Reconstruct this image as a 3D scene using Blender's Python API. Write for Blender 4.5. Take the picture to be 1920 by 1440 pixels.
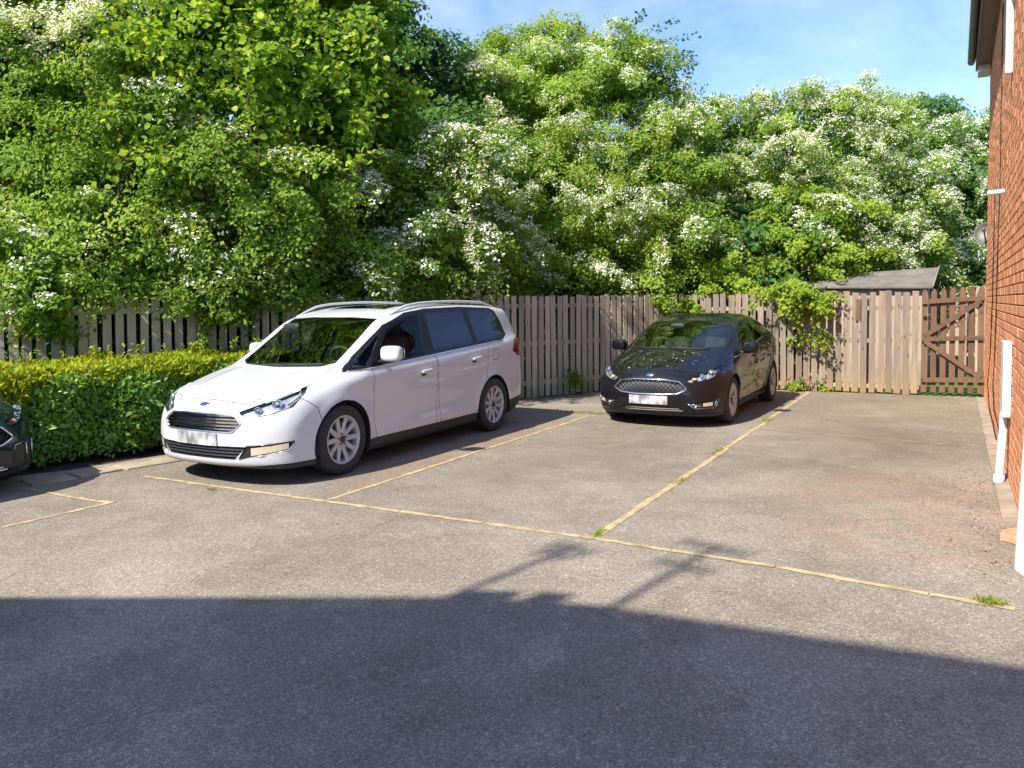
import bpy, bmesh, math, random
import numpy as np
from mathutils import Vector, Matrix
from math import sin, cos, radians, pi

for _o in list(bpy.data.objects):
    bpy.data.objects.remove(_o)
random.seed(7)
RNG = np.random.default_rng(11)
SC = bpy.context.scene
COL = SC.collection

# ------------------------------------------------------------------ camera
# world: +Y runs along the parking bays to the back fence, +X to the brick house, z up, metres
CAM_H, FPX, YAW, PITCH, ROLL = 1.65, 1480.0, radians(28.8), radians(3.0), 0.010
PPY = 646.0
FW = np.array([-sin(YAW)*cos(PITCH), cos(YAW)*cos(PITCH), -sin(PITCH)])
R0 = np.array([cos(YAW), sin(YAW), 0.0])
U0 = np.cross(R0, FW)
CR = R0*cos(ROLL) - U0*sin(ROLL)
CU = U0*cos(ROLL) + R0*sin(ROLL)
camd = bpy.data.cameras.new('camera')
cam = bpy.data.objects.new('camera', camd)
COL.objects.link(cam)
camd.sensor_width = 36.0
camd.lens = FPX/1920*36.0
camd.shift_y = -(720.0-PPY)/1920.0
camd.clip_start = 0.05
camd.clip_end = 800.0
cam.matrix_world = Matrix(((CR[0], CU[0], -FW[0], 0), (CR[1], CU[1], -FW[1], 0), (CR[2], CU[2], -FW[2], CAM_H), (0, 0, 0, 1)))
SC.camera = cam

# ------------------------------------------------------------------ light
SUN_EL = radians(46.0)
_sd = math.hypot(0.29, 1.0)
SUNH = np.array([0.29/_sd, 1.0/_sd])              # horizontal travel of the light
SUNV = Vector((SUNH[0]*cos(SUN_EL), SUNH[1]*cos(SUN_EL), -sin(SUN_EL)))
world = bpy.data.worlds.new('World')
SC.world = world
world.use_nodes = True
nt = world.node_tree
nt.nodes.clear()
w_out = nt.nodes.new('ShaderNodeOutputWorld')
w_bg = nt.nodes.new('ShaderNodeBackground')
w_sky = nt.nodes.new('ShaderNodeTexSky')
w_sky.sky_type = 'NISHITA'
w_sky.sun_disc = False
w_sky.sun_elevation = SUN_EL
w_sky.sun_rotation = math.atan2(-SUNH[0], -SUNH[1])
w_sky.air_density = 0.9
w_sky.dust_density = 0.35
w_sky.ozone_density = 5.0
# thin high cloud, the same all round the sky
w_tc = nt.nodes.new('ShaderNodeTexCoord')
w_map = nt.nodes.new('ShaderNodeMapping')
w_map.inputs['Scale'].default_value = (1.2, 1.0, 2.2)
w_map.inputs['Rotation'].default_value = (0.3, 0.25, 0.6)
w_n = nt.nodes.new('ShaderNodeTexNoise')
w_n.inputs['Scale'].default_value = 1.7
w_n.inputs['Detail'].default_value = 7
w_n.inputs['Roughness'].default_value = 0.58
w_n.inputs['Distortion'].default_value = 0.5
w_r = nt.nodes.new('ShaderNodeValToRGB')
w_r.color_ramp.elements[0].position = 0.44
w_r.color_ramp.elements[0].color = (0, 0, 0, 1)
w_r.color_ramp.elements[1].position = 0.78
w_r.color_ramp.elements[1].color = (0.30, 0.30, 0.30, 1)
w_mx = nt.nodes.new('ShaderNodeMixRGB')
w_mx.inputs[2].default_value = (9.0, 9.4, 9.8, 1)
nt.links.new(w_tc.outputs['Generated'], w_map.inputs[0])
nt.links.new(w_map.outputs[0], w_n.inputs['Vector'])
nt.links.new(w_n.outputs[0], w_r.inputs[0])
nt.links.new(w_r.outputs[0], w_mx.inputs[0])
nt.links.new(w_sky.outputs[0], w_mx.inputs[1])
w_t = nt.nodes.new('ShaderNodeMixRGB')          # a deeper blue than the model's hazy one, over the whole sky
w_t.blend_type = 'MULTIPLY'
w_t.inputs[0].default_value = 1.0
w_t.inputs[2].default_value = (0.86, 0.85, 0.90, 1)
nt.links.new(w_mx.outputs[0], w_t.inputs[1])
nt.links.new(w_t.outputs[0], w_bg.inputs[0])
w_bg.inputs[1].default_value = 0.15
nt.links.new(w_bg.outputs[0], w_out.inputs[0])
sund = bpy.data.lights.new('sun', 'SUN')
sund.energy = 4.3
sund.angle = radians(0.5)
sund.color = (1.0, 0.935, 0.835)
sun = bpy.data.objects.new('sun', sund)
COL.objects.link(sun)
sun.rotation_euler = SUNV.to_track_quat('-Z', 'Y').to_euler()
sun.location = (-3, -12, 20)
SC.view_settings.view_transform = 'Standard'
SC.view_settings.look = 'None'
SC.view_settings.gamma = 1.0
SC.view_settings.exposure = 1.06
SC.view_settings.use_curve_mapping = False
SC.cycles.max_bounces = 10
SC.cycles.transparent_max_bounces = 16
SC.cycles.caustics_reflective = False
SC.cycles.caustics_refractive = False
SC.cycles.sample_clamp_indirect = 6.0

# ------------------------------------------------------------------ helpers
def ray(px, py):
    return FW*FPX + CR*(px-960.0) - CU*(py-PPY)
EYE = np.array([0.0, 0.0, CAM_H])
def at(px, py, depth):
    "the point seen at a photo pixel, a given distance along the optical axis"
    return EYE + ray(px, py)*(depth/FPX)
def on_ground(px, py, z=0.0):
    d = ray(px, py); return EYE + d*((z-CAM_H)/d[2])
def on_y(px, py, Y):
    d = ray(px, py); return EYE + d*(Y/d[1])
def wall_x(y): return 0.455 + 0.0088*y
def on_wall(px, py, off=0.0):
    d = ray(px, py); t = (0.455-off)/(d[0]-0.0088*d[1]); return EYE + d*t

def tag(o, label=None, cat=None, group=None, kind=None):
    if label: o['label'] = label
    if cat: o['category'] = cat
    if group: o['group'] = group
    if kind: o['kind'] = kind
    return o
def empty(name, loc=(0, 0, 0), rz=0.0):
    o = bpy.data.objects.new(name, None); COL.objects.link(o)
    o.location = loc; o.rotation_euler = (0, 0, rz); o.empty_display_size = 0.2
    return o
def link(name, me, parent=None, loc=None):
    o = bpy.data.objects.new(name, me); COL.objects.link(o)
    if parent is not None: o.parent = parent
    if loc is not None: o.location = loc
    return o
def pymesh(name, verts, faces, mats, smooth=False, mi=None):
    me = bpy.data.meshes.new(name)
    me.from_pydata([tuple(map(float, v)) for v in verts], [], faces)
    for m in (mats if isinstance(mats, (list, tuple)) else [mats]): me.materials.append(m)
    if smooth: me.polygons.foreach_set('use_smooth', [True]*len(me.polygons))
    if mi is not None: me.polygons.foreach_set('material_index', mi)
    me.update()
    return me
class MB:
    "collects shapes into one mesh"
    def __init__(s): s.v = []; s.f = []
    def add(s, vs, fs):
        b = len(s.v); s.v += [tuple(map(float, v)) for v in vs]; s.f += [tuple(i+b for i in f) for f in fs]; return s
    def box(s, c, h, rot=None):
        c = Vector(c); vs = []
        for x in (-1, 1):
            for y in (-1, 1):
                for z in (-1, 1):
                    p = Vector((x*h[0], y*h[1], z*h[2]))
                    if rot is not None: p = rot @ p
                    vs.append(c+p)
        return s.add(vs, [(0, 1, 3, 2), (4, 6, 7, 5), (0, 4, 5, 1), (2, 3, 7, 6), (0, 2, 6, 4), (1, 5, 7, 3)])
    def bbox(s, lo, hi): return s.box([(a+b)/2 for a, b in zip(lo, hi)], [(b-a)/2 for a, b in zip(lo, hi)])
    def tube(s, pts, r, n=8, cap=True, flat=1.0):
        pts = [Vector(p) for p in pts]; m = len(pts)
        rs = list(r) if isinstance(r, (list, tuple, np.ndarray)) else [r]*m
        up = Vector((0, 0, 1)); vs = []; fs = []
        for i, p in enumerate(pts):
            t = (pts[min(i+1, m-1)]-pts[max(i-1, 0)])
            if t.length < 1e-9: t = Vector((0, 0, 1))
            t.normalize()
            a = t.cross(up)
            if a.length < 0.05: a = t.cross(Vector((0, 1, 0)))
            a.normalize(); b = a.cross(t)
            for k in range(n):
                q = 2*pi*k/n; vs.append(p + (a*cos(q) + b*sin(q)*flat)*rs[i])
        for i in range(m-1):
            for k in range(n):
                k2 = (k+1) % n; fs.append((i*n+k, i*n+k2, (i+1)*n+k2, (i+1)*n+k))
        if cap: fs += [tuple(range(n))[::-1], tuple((m-1)*n+k for k in range(n))]
        return s.add(vs, fs)
    def lathe(s, prof, n=32, M=None, close=False):
        "prof: (axial, radius); axis = local x"
        vs = []; fs = []; m = len(prof)
        for a, r in prof:
            for k in range(n):
                q = 2*pi*k/n; p = Vector((a, r*cos(q), r*sin(q))); vs.append(M @ p if M else p)
        for i in range(m-1 + (1 if close else 0)):
            j = (i+1) % m
            for k in range(n):
                k2 = (k+1) % n; fs.append((i*n+k, i*n+k2, j*n+k2, j*n+k))
        return s.add(vs, fs)
    def superq(s, c, h, e=0.6, n=18, rot=None):
        c = Vector(c); vs = []; fs = []; f = lambda w: math.copysign(abs(w)**e, w)
        for i in range(n+1):
            th = -pi/2 + pi*i/n
            for k in range(2*n):
                ph = pi*k/n
                p = Vector((h[0]*f(cos(th))*f(cos(ph)), h[1]*f(cos(th))*f(sin(ph)), h[2]*f(sin(th))))
                vs.append(c + (rot @ p if rot is not None else p))
        N = 2*n
        for i in range(n):
            for k in range(N): fs.append((i*N+k, i*N+(k+1) % N, (i+1)*N+(k+1) % N, (i+1)*N+k))
        return s.add(vs, fs)
    def me(s, name, mat, smooth=False): return pymesh(name, s.v, s.f, mat, smooth)
    def ob(s, name, mat, parent=None, smooth=False): return link(name, s.me(name, mat, smooth), parent)
def soften(o, w=0.01, seg=2):
    b = o.modifiers.new('bevel', 'BEVEL'); b.width = w; b.segments = seg; b.limit_method = 'ANGLE'; return o

# ------------------------------------------------------------------ materials
MATS = {}
def newmat(name):
    m = bpy.data.materials.new(name); m.use_nodes = True; nt = m.node_tree; nt.nodes.clear()
    o = nt.nodes.new('ShaderNodeOutputMaterial'); MATS[name] = m
    return m, nt, o
def pr(nt, col=(.5, .5, .5), rough=.5, metal=0., spec=.5, coat=0., coatr=.05):
    p = nt.nodes.new('ShaderNodeBsdfPrincipled')
    p.inputs['Base Color'].default_value = (*col, 1); p.inputs['Roughness'].default_value = rough
    p.inputs['Metallic'].default_value = metal; p.inputs['Specular IOR Level'].default_value = spec
    p.inputs['Coat Weight'].default_value = coat; p.inputs['Coat Roughness'].default_value = coatr
    return p
def node(nt, t, **kw):
    n = nt.nodes.new(t)
    for k, v in kw.items():
        if k in ('blend_type', 'operation', 'data_type', 'feature', 'distance', 'attribute_name', 'noise_dimensions', 'interpolation_type'): setattr(n, k, v)
        else: n.inputs[k].default_value = v
    return n
def ramp(nt, pts):
    r = nt.nodes.new('ShaderNodeValToRGB'); e = r.color_ramp.elements
    while len(e) < len(pts): e.new(0.5)
    for q, (p, c) in zip(e, pts):
        q.position = p; q.color = (*c, 1) if len(c) == 3 else c
    return r
def simple(name, col, rough=.5, metal=0., spec=.5, coat=0., noise=0., nscale=8., bump=0., bscale=200.):
    m, nt, o = newmat(name); p = pr(nt, col, rough, metal, spec, coat)
    if noise or bump:
        tc = nt.nodes.new('ShaderNodeTexCoord')
    if noise:
        n = node(nt, 'ShaderNodeTexNoise', Scale=nscale, Detail=6., Roughness=.6); nt.links.new(tc.outputs['Object'], n.inputs['Vector'])
        r = ramp(nt, [(.3, tuple(c*(1-noise) for c in col)), (.7, tuple(min(1, c*(1+noise)) for c in col))])
        nt.links.new(n.outputs[0], r.inputs[0]); nt.links.new(r.outputs[0], p.inputs['Base Color'])
    if bump:
        n2 = node(nt, 'ShaderNodeTexNoise', Scale=bscale, Detail=3.); nt.links.new(tc.outputs['Object'], n2.inputs['Vector'])
        b = node(nt, 'ShaderNodeBump', Strength=bump, Distance=.01); nt.links.new(n2.outputs[0], b.inputs['Height']); nt.links.new(b.outputs[0], p.inputs['Normal'])
    nt.links.new(p.outputs[0], o.inputs[0]); return m
def glassmat(name, tint, refl=(.74, .84, 1), ior=1.45):
    m, nt, o = newmat(name)
    t = nt.nodes.new('ShaderNodeBsdfTransparent'); t.inputs[0].default_value = (*tint, 1)
    g = nt.nodes.new('ShaderNodeBsdfGlossy'); g.inputs['Roughness'].default_value = .015; g.inputs[0].default_value = (*refl, 1)
    f = nt.nodes.new('ShaderNodeFresnel'); f.inputs[0].default_value = ior
    x = nt.nodes.new('ShaderNodeMixShader'); nt.links.new(f.outputs[0], x.inputs[0]); nt.links.new(t.outputs[0], x.inputs[1]); nt.links.new(g.outputs[0], x.inputs[2])
    nt.links.new(x.outputs[0], o.inputs[0]); return m
def paint(name, col, metal=0., coat_ior=1.45, flake=0., dust=0., dustcol=(.35, .33, .28)):
    m, nt, o = newmat(name); p = pr(nt, col, .5, metal, .1, 1.0, .03); p.inputs['Coat IOR'].default_value = coat_ior
    tc = nt.nodes.new('ShaderNodeTexCoord')
    if dust:
        n = node(nt, 'ShaderNodeTexNoise', Scale=7., Detail=8., Roughness=.7); nt.links.new(tc.outputs['Object'], n.inputs['Vector'])
        r = ramp(nt, [(.35, tuple(c*1.0 for c in col)), (.8, tuple(a*(1-dust)+b*dust for a, b in zip(col, dustcol)))])
        nt.links.new(n.outputs[0], r.inputs[0]); nt.links.new(r.outputs[0], p.inputs['Base Color'])
        r2 = ramp(nt, [(.3, (.02, .02, .02)), (.8, (.02+.25*dust,)*3)])
        nt.links.new(n.outputs[0], r2.inputs[0]); nt.links.new(r2.outputs[0], p.inputs['Coat Roughness'])
    nt.links.new(p.outputs[0], o.inputs[0]); return m

# ------------------------------------------------------------------ cars: a smooth implicit body, cut into its panels
def pchip(xs,ys):
    xs=np.array(xs,float);ys=np.array(ys,float);h=np.diff(xs);d=np.diff(ys)/h
    m=np.zeros_like(xs)
    for i in range(1,len(xs)-1):
        if d[i-1]*d[i]>0:
            w1=2*h[i]+h[i-1];w2=h[i]+2*h[i-1];m[i]=(w1+w2)/(w1/d[i-1]+w2/d[i])
    m[0]=d[0];m[-1]=d[-1]
    def F(x):
        x=np.asarray(x,float);i=np.clip(np.searchsorted(xs,x)-1,0,len(h)-1)
        t=(x-xs[i])/h[i];lo=t<0;hi=t>1;tc=np.clip(t,0,1)
        t2=tc*tc;t3=t2*tc
        y=(2*t3-3*t2+1)*ys[i]+(t3-2*t2+tc)*h[i]*m[i]+(-2*t3+3*t2)*ys[i+1]+(t3-t2)*h[i]*m[i+1]
        y=np.where(lo,ys[0]+(x-xs[0])*m[0],y);y=np.where(hi,ys[-1]+(x-xs[-1])*m[-1],y)
        return y
    return F
def smooth(F,lo,hi,s,n=600):
    # gaussian-smoothed table of a profile: rounds its corners
    xs=np.linspace(lo,hi,n);dx=xs[1]-xs[0];k=int(3*s/dx)+1
    w=np.exp(-.5*(np.arange(-k,k+1)*dx/s)**2);w/=w.sum()
    xe=lo+dx*np.arange(-k,n+k);ye=np.convolve(F(xe),w,'valid')
    return lambda x:np.interp(x,xs,ye)
def smax(a,b,k):
    h=np.maximum(k-np.abs(a-b),0)/k
    return np.maximum(a,b)+h*h*k*.25
def sstep(a,b,x):
    t=np.clip((x-a)/(b-a),0,1);return t*t*(3-2*t)
def bump(x,c,s): return np.exp(-((x-c)/s)**2)
class Van:
    L=4.87;HW=.958;wf=.97;wr=3.89;wr_=.345;zc=.335;arch=.395;grid=.028
    def __init__(s):
        s.Tc=smooth(pchip([-.3,0,.06,.14,.3,.6,.95,1.03,1.12,1.5,1.88,2.2,2.7,3.3,4.0,4.5,4.7,5.2],
                          [.45,.64,.70,.76,.835,.925,1.0,1.015,1.058,1.285,1.51,1.59,1.645,1.66,1.645,1.605,1.57,1.3]),-.4,5.3,.028)
        s.F0=smooth(pchip([0,.16,.22,.30,.42,.55,.70,.80,.90,1.1],[.16,.10,.045,.03,.02,.02,.045,.085,.2,.5]),0,1.9,.02)
        s.R0=smooth(pchip([0,.2,.3,.45,.62,.78,.95,1.1,1.2,1.45,1.62,1.8],[4.7,4.86,4.93,4.965,4.96,4.92,4.90,4.87,4.83,4.69,4.61,4.53]),0,1.9,.025)
        s.Wp=pchip([-.2,0,.3,.6,1.0,1.5,2.5,3.5,4.2,4.6,4.9,5.2],[.80,.84,.905,.935,.952,.955,.958,.956,.945,.92,.875,.80])
        s.belt=pchip([0,.5,1.0,1.4,2.5,3.6,4.6,5],[.80,.92,.98,1.0,1.075,1.145,1.21,1.23])
        s.V=smooth(pchip([-.9,-.78,-.62,-.45,-.28,-.16,-.09,-.03,.0,.04,.3,.6,.9],
                         [-.06,-.035,-.026,-.016,-.006,-.004,-.008,-.03,-.05,-.07,-.152,-.255,-.37]),-1.2,1.2,.018)
    def T(s,l,x):
        a=np.abs(x)
        sweep=.10*sstep(2.6,2.0,l)+.12*sstep(.5,.1,l)+.01
        le=l-sweep*(a/.8)**2.2*1.0
        cr=(.035*sstep(1.2,.6,l)+.035*sstep(1.2,2.4,l))*(a/.8)**2.4
        t=s.Tc(le)-cr
        # bonnet: raised edge lines that run from the screen to the badge
        hood=sstep(.12,.35,l)*sstep(1.1,.8,l)
        t=t+hood*.012*np.exp(-((a-(.36+.16*(l-.2)))/.075)**2)
        # roof rails recess
        return t
    def W(s,l,z):
        b=s.belt(l)
        w=s.Wp(l)+s.V(z-b)
        for c in (s.wf,s.wr):
            r=np.sqrt((l-c)**2+(z-s.zc)**2)
            w=w+.020*bump(r,s.arch+.0,.07)*sstep(1.05,.75,z)
        d=sstep(1.35,1.6,l)*sstep(3.5,3.2,l)
        w=w-.012*d*bump(z,.50+.02*(l-2.4),.13)+.006*d*bump(z,.36,.05)
        w=w-.010*sstep(-.15,-.19,z-b)*sstep(1.2,1.5,l)*sstep(4.6,4.2,l)
        # front of the screen: tumblehome starts only where there is a cabin
        return w
    def B(s,l): return .155+.10*sstep(4.4,4.9,l)+.03*sstep(.35,0,l)
    def F(s,x,z):
        a=np.abs(x)/.92
        f=s.F0(z)+.19*a**2.2+.20*a**5
        # intake: hollow below the number plate, slight proud splitter
        return f
    def R(s,x,z):
        a=np.abs(x)/.92
        return s.R0(z)-.07*a**2-.14*a**6
    def f(s,x,l,z):
        e=.004
        W=s.W(l,z);gW=np.sqrt(1+((s.W(l,z+e)-W)/e)**2+((s.W(l+e,z)-W)/e)**2)
        fs=(np.abs(x)-W)/gW
        T=s.T(l,x);gT=np.sqrt(1+((s.T(l+e,x)-T)/e)**2+((s.T(l,x+e)-T)/e)**2)
        ft=(z-T)/gT
        F=s.F(x,z);gF=np.sqrt(1+((s.F(x+e,z)-F)/e)**2+((s.F(x,z+e)-F)/e)**2)
        ff=(F-l)/gF
        R=s.R(x,z);gR=np.sqrt(1+((s.R(x+e,z)-R)/e)**2+((s.R(x,z+e)-R)/e)**2)
        fr=(l-R)/gR
        fb=s.B(l)-z
        k=.11*sstep(1.9,1.0,l)+.10
        d=smax(fs,ft,k*.8)
        d=smax(d,ff,.10)
        d=smax(d,fr,.09)
        d=smax(d,fb,.05)
        return d
class Hatch(Van):
    L=4.36;HW=.912;wf=.90;wr=3.56;wr_=.32;zc=.315;arch=.358;grid=.028
    def __init__(s):
        s.Tc=smooth(pchip([-.3,0,.05,.1,.3,.6,.93,1.03,1.5,2.05,2.4,2.8,3.2,3.7,4.0,4.2,4.5],
                          [.42,.61,.68,.722,.80,.885,.965,1.0,1.18,1.37,1.44,1.468,1.440,1.355,1.27,1.15,.95]),-.4,5.3,.028)
        s.F0=smooth(pchip([0,.15,.2,.3,.45,.6,.68,.75,.9,1.1],[.16,.09,.045,.02,.005,.01,.04,.10,.4,.8]),0,1.9,.02)
        s.R0=smooth(pchip([0,.2,.35,.55,.75,.9,1.0,1.3,1.42,1.6],[4.1,4.22,4.33,4.36,4.33,4.26,4.16,3.78,3.62,3.4]),0,1.9,.025)
        s.Wp=pchip([-.2,0,.3,.6,.9,1.5,2.2,3.0,3.6,4.0,4.3,4.6],[.79,.82,.87,.895,.905,.908,.912,.912,.905,.87,.82,.76])
        s.belt=pchip([0,.5,.9,1.2,2.0,3.0,4.0,5],[.73,.81,.86,.895,.95,1.02,1.09,1.15])
        s.V=smooth(pchip([-.9,-.70,-.56,-.42,-.28,-.16,-.09,-.03,.0,.04,.2,.42,.6,.9],
                         [-.10,-.05,-.034,-.018,-.008,-.006,-.012,-.035,-.055,-.075,-.15,-.285,-.42,-.7]),-1.2,1.2,.018)
    def T(s,l,x):
        a=np.abs(x)
        sweep=.20*sstep(2.0,1.2,l)+.04*sstep(.5,.1,l)+.02
        le=l-sweep*(a/.75)**2.2
        cr=(.05*sstep(1.2,.6,l)+.045*sstep(1.2,2.4,l))*(a/.75)**2.4
        t=s.Tc(le)-cr
        hood=sstep(.12,.35,l)*sstep(1.05,.8,l)
        t=t+hood*(.014*np.exp(-((a-(.30+.16*(l-.2)))/.06)**2)-.008*np.exp(-((a-(.52+.1*(l-.2)))/.09)**2))
        return t
    def W(s,l,z):
        b=s.belt(l);w=s.Wp(l)+s.V(z-b)
        for c in (s.wf,s.wr):
            r=np.sqrt((l-c)**2+(z-s.zc)**2);w=w+.022*bump(r,s.arch,.07)*sstep(1.0,.7,z)
        d=sstep(1.25,1.5,l)*sstep(3.2,2.9,l)
        w=w-.016*d*bump(z,.46+.02*(l-2.2),.11)+.008*d*bump(z,.30,.05)
        w=w-.010*sstep(-.13,-.165,z-b)*sstep(1.1,1.4,l)*sstep(4.2,3.9,l)
        w=w-.10*sstep(2.5,3.9,l)*sstep(.0,.32,z-b)
        return w
    def B(s,l): return .145+.10*sstep(3.9,4.4,l)+.02*sstep(.35,0,l)
    def F(s,x,z):
        a=np.abs(x)/.88
        return s.F0(z)+.19*a**2.2+.24*a**5
    def R(s,x,z):
        a=np.abs(x)/.88
        return s.R0(z)-.10*a**2-.18*a**6
def normal(c,x,l,z,e=.002):
    g=np.stack([c.f(x+e,l,z)-c.f(x-e,l,z),c.f(x,l+e,z)-c.f(x,l-e,z),c.f(x,l,z+e)-c.f(x,l,z-e)],-1)/(2*e)
    return g

def grad(c, P):
    g = normal(c, P[:, 0], P[:, 1], P[:, 2]); return g
def shell(c):
    "surface nets on a grid, every vertex then pulled onto the exact surface"
    g = c.grid
    xs = np.arange(-c.HW-.08-g/2, c.HW+.08+g, g); xs -= xs.mean()
    ls = np.arange(-.08, c.L+.2, g); zs = np.arange(.06, 1.80, g)
    X, Lq, Z = np.meshgrid(xs, ls, zs, indexing='ij'); V = c.f(X, Lq, Z)
    nx, nl, nz = V.shape; S = V < 0
    cell = np.zeros((nx-1, nl-1, nz-1), np.int8)
    acc = np.zeros((nx-1, nl-1, nz-1, 3)); cnt = np.zeros((nx-1, nl-1, nz-1))
    C = [(a, b, d) for a in (0, 1) for b in (0, 1) for d in (0, 1)]
    sl = lambda A, o: A[o[0]:nx-1+o[0], o[1]:nl-1+o[1], o[2]:nz-1+o[2]]
    for i, p in enumerate(C):
        for q in C[i+1:]:
            if sum(abs(a-b) for a, b in zip(p, q)) != 1: continue
            a, b = sl(V, p), sl(V, q); m = (a < 0) != (b < 0)
            t = np.where(m, a/np.where(m, a-b, 1), 0)
            for k in range(3): acc[..., k] += np.where(m, p[k]+(q[k]-p[k])*t, 0)
            cnt += m
    act = cnt > 0; idx = -np.ones(act.shape, int); idx[act] = np.arange(act.sum())
    I = np.argwhere(act); P = (I + acc[act]/cnt[act][:, None])*g + np.array([xs[0], ls[0], zs[0]])
    for _ in range(4):
        v = c.f(P[:, 0], P[:, 1], P[:, 2]); G = grad(c, P); P = P - np.clip(v/np.maximum((G*G).sum(1), .2), -.02, .02)[:, None]*G
    Q = []
    for ax in range(3):
        o = [(1, 2), (2, 0), (0, 1)][ax]
        A = np.take(S, range(0, S.shape[ax]-1), ax); B = np.take(S, range(1, S.shape[ax]), ax); E = np.argwhere(A != B)
        for e in E:
            e = tuple(e); ok = True; ids = []
            for d1, d2 in ((0, 0), (-1, 0), (-1, -1), (0, -1)):
                k = list(e); k[o[0]] += d1; k[o[1]] += d2
                ids.append(idx[tuple(k)])
            Q.append(tuple(ids) if S[e] else tuple(ids[::-1]))
    return P, Q
AX = {'side': (Vector((0, 1, 0)), Vector((0, 0, 1))), 'front': (Vector((1, 0, 0)), Vector((0, 0, 1))), 'top': (Vector((1, 0, 0)), Vector((0, 1, 0))),
      'corner+': (Vector((.8, .6, 0)), Vector((0, 0, 1))), 'corner-': (Vector((-.8, .6, 0)), Vector((0, 0, 1)))}
class Panels:
    def __init__(s, c):
        s.c = c; P, Q = shell(c); s.bm = bmesh.new()
        vs = [s.bm.verts.new(p) for p in P]
        s.pid = s.bm.faces.layers.int.new('pid')
        for q in Q:
            try: s.bm.faces.new([vs[i] for i in q])
            except ValueError: pass
        s.bm.normal_update()
    def cut(s, view, poly, pid, cond, src=(0,)):
        a, b = AX[view]; n = len(poly)
        ar = sum(poly[i][0]*poly[(i+1) % n][1]-poly[(i+1) % n][0]*poly[i][1] for i in range(n))
        if ar < 0: poly = poly[::-1]
        x0, x1 = min(p[0] for p in poly)-.05, max(p[0] for p in poly)+.05; y0, y1 = min(p[1] for p in poly)-.05, max(p[1] for p in poly)+.05
        fs = []
        for f in s.bm.faces:
            if f[s.pid] not in src: continue
            m = f.verts[0].co; u, v = a.dot(m), b.dot(m)
            if x0 < u < x1 and y0 < v < y1 and cond(m, f.normal): fs.append(f)
        for i in range(n):
            p, q = poly[i], poly[(i+1) % n]; nx, ny = q[1]-p[1], -(q[0]-p[0]); no = a*nx+b*ny
            if no.length < 1e-9 or not fs: continue
            no.normalize(); co = a*p[0]+b*p[1]
            ge = set(fs)
            for f in fs: ge.update(f.edges); ge.update(f.verts)
            r = bmesh.ops.bisect_plane(s.bm, geom=list(ge), dist=1e-5, plane_co=co, plane_no=no)
            fs = [f for f in r['geom'] if isinstance(f, bmesh.types.BMFace) and f.is_valid and (f.calc_center_median()-co).dot(no) < 0]
        for f in fs: f[s.pid] = pid
        return s
    def faces(s, pid): return [f for f in s.bm.faces if f[s.pid] == pid]
    def mesh(s, name, pids, mat, groove=.004, depth=.012, offset=0., flip=False, test=None, dark=True):
        pids = (pids,) if isinstance(pids, int) else pids
        fs = [f for f in s.bm.faces if f[s.pid] in pids and (test is None or test(f.calc_center_median(), f.normal))]
        if not fs: return None
        ix = {}; vs = []
        for f in fs:
            for v in f.verts:
                if v not in ix: ix[v] = len(vs); vs.append(v.co.copy())
        me = bpy.data.meshes.new(name); me.from_pydata(vs, [], [tuple(ix[v] for v in f.verts) for f in fs])
        bm = bmesh.new(); bm.from_mesh(me)
        if groove:
            bmesh.ops.remove_doubles(bm, verts=bm.verts[:], dist=.0045)
            rim = bmesh.ops.inset_region(bm, faces=bm.faces[:], use_boundary=True, use_even_offset=False, thickness=groove, depth=0)['faces']
            if dark:
                for f in rim: f.material_index = 1
            bd = [v for v in bm.verts if any(e.is_boundary for e in v.link_edges)]
        else: bd = []
        bm.verts.ensure_lookup_table()
        P = np.array([v.co[:] for v in bm.verts]); N = grad(s.c, P); N /= np.linalg.norm(N, axis=1)[:, None]+1e-9
        P = P + N*offset
        for v in bd: P[v.index] -= N[v.index]*depth
        for v, p in zip(bm.verts, P): v.co = p
        if flip: bmesh.ops.reverse_faces(bm, faces=bm.faces[:]); N = -N
        bm.to_mesh(me); bm.free(); me.materials.append(mat); me.materials.append(M_WELL)
        me.polygons.foreach_set('use_smooth', [True]*len(me.polygons)); me.update()
        me.normals_split_custom_set_from_vertices([tuple(n) for n in N])
        return me
def solve(fun, a, b):
    "first root of fun going from a (outside) to b"
    for n in (120, 40):
        ts = np.linspace(a, b, n); v = fun(ts); k = int(np.argmax(v < 0))
        if k == 0: return b
        a, b = ts[k-1], ts[k]
    return a + (b-a)*v[k-1]/(v[k-1]-v[k])
class Surf:
    def __init__(s, c): s.c = c
    def front(s, x, z, off=0.): return Vector((x, solve(lambda t: s.c.f(np.full_like(t, x), t, np.full_like(t, z)), -.3, 1.2)-off, z))
    def side(s, l, z, sg=1, off=0.): return Vector((sg*(solve(lambda t: s.c.f(t, np.full_like(t, l), np.full_like(t, z)), 1.2, .2)+off), l, z))
    def top(s, l, x, off=0.): return Vector((x, l, solve(lambda t: s.c.f(np.full_like(t, x), np.full_like(t, l), t), 2.0, .3)+off))
    def corner(s, u, z, sg=1, off=0.):
        "point on the front corner seen along the diagonal; u = .8x+.6l"
        o = np.array([.8*u, .6*u]); d = np.array([-.6, .8])
        t = solve(lambda t: s.c.f(o[0]+d[0]*t, o[1]+d[1]*t, np.full_like(t, z)), -1.2, .6)-off
        p = o+d*t; return Vector((sg*p[0], p[1], z))
def circle(c, r, n=40): return [(c[0]+r*cos(2*pi*k/n), c[1]+r*sin(2*pi*k/n)) for k in range(n)]
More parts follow.
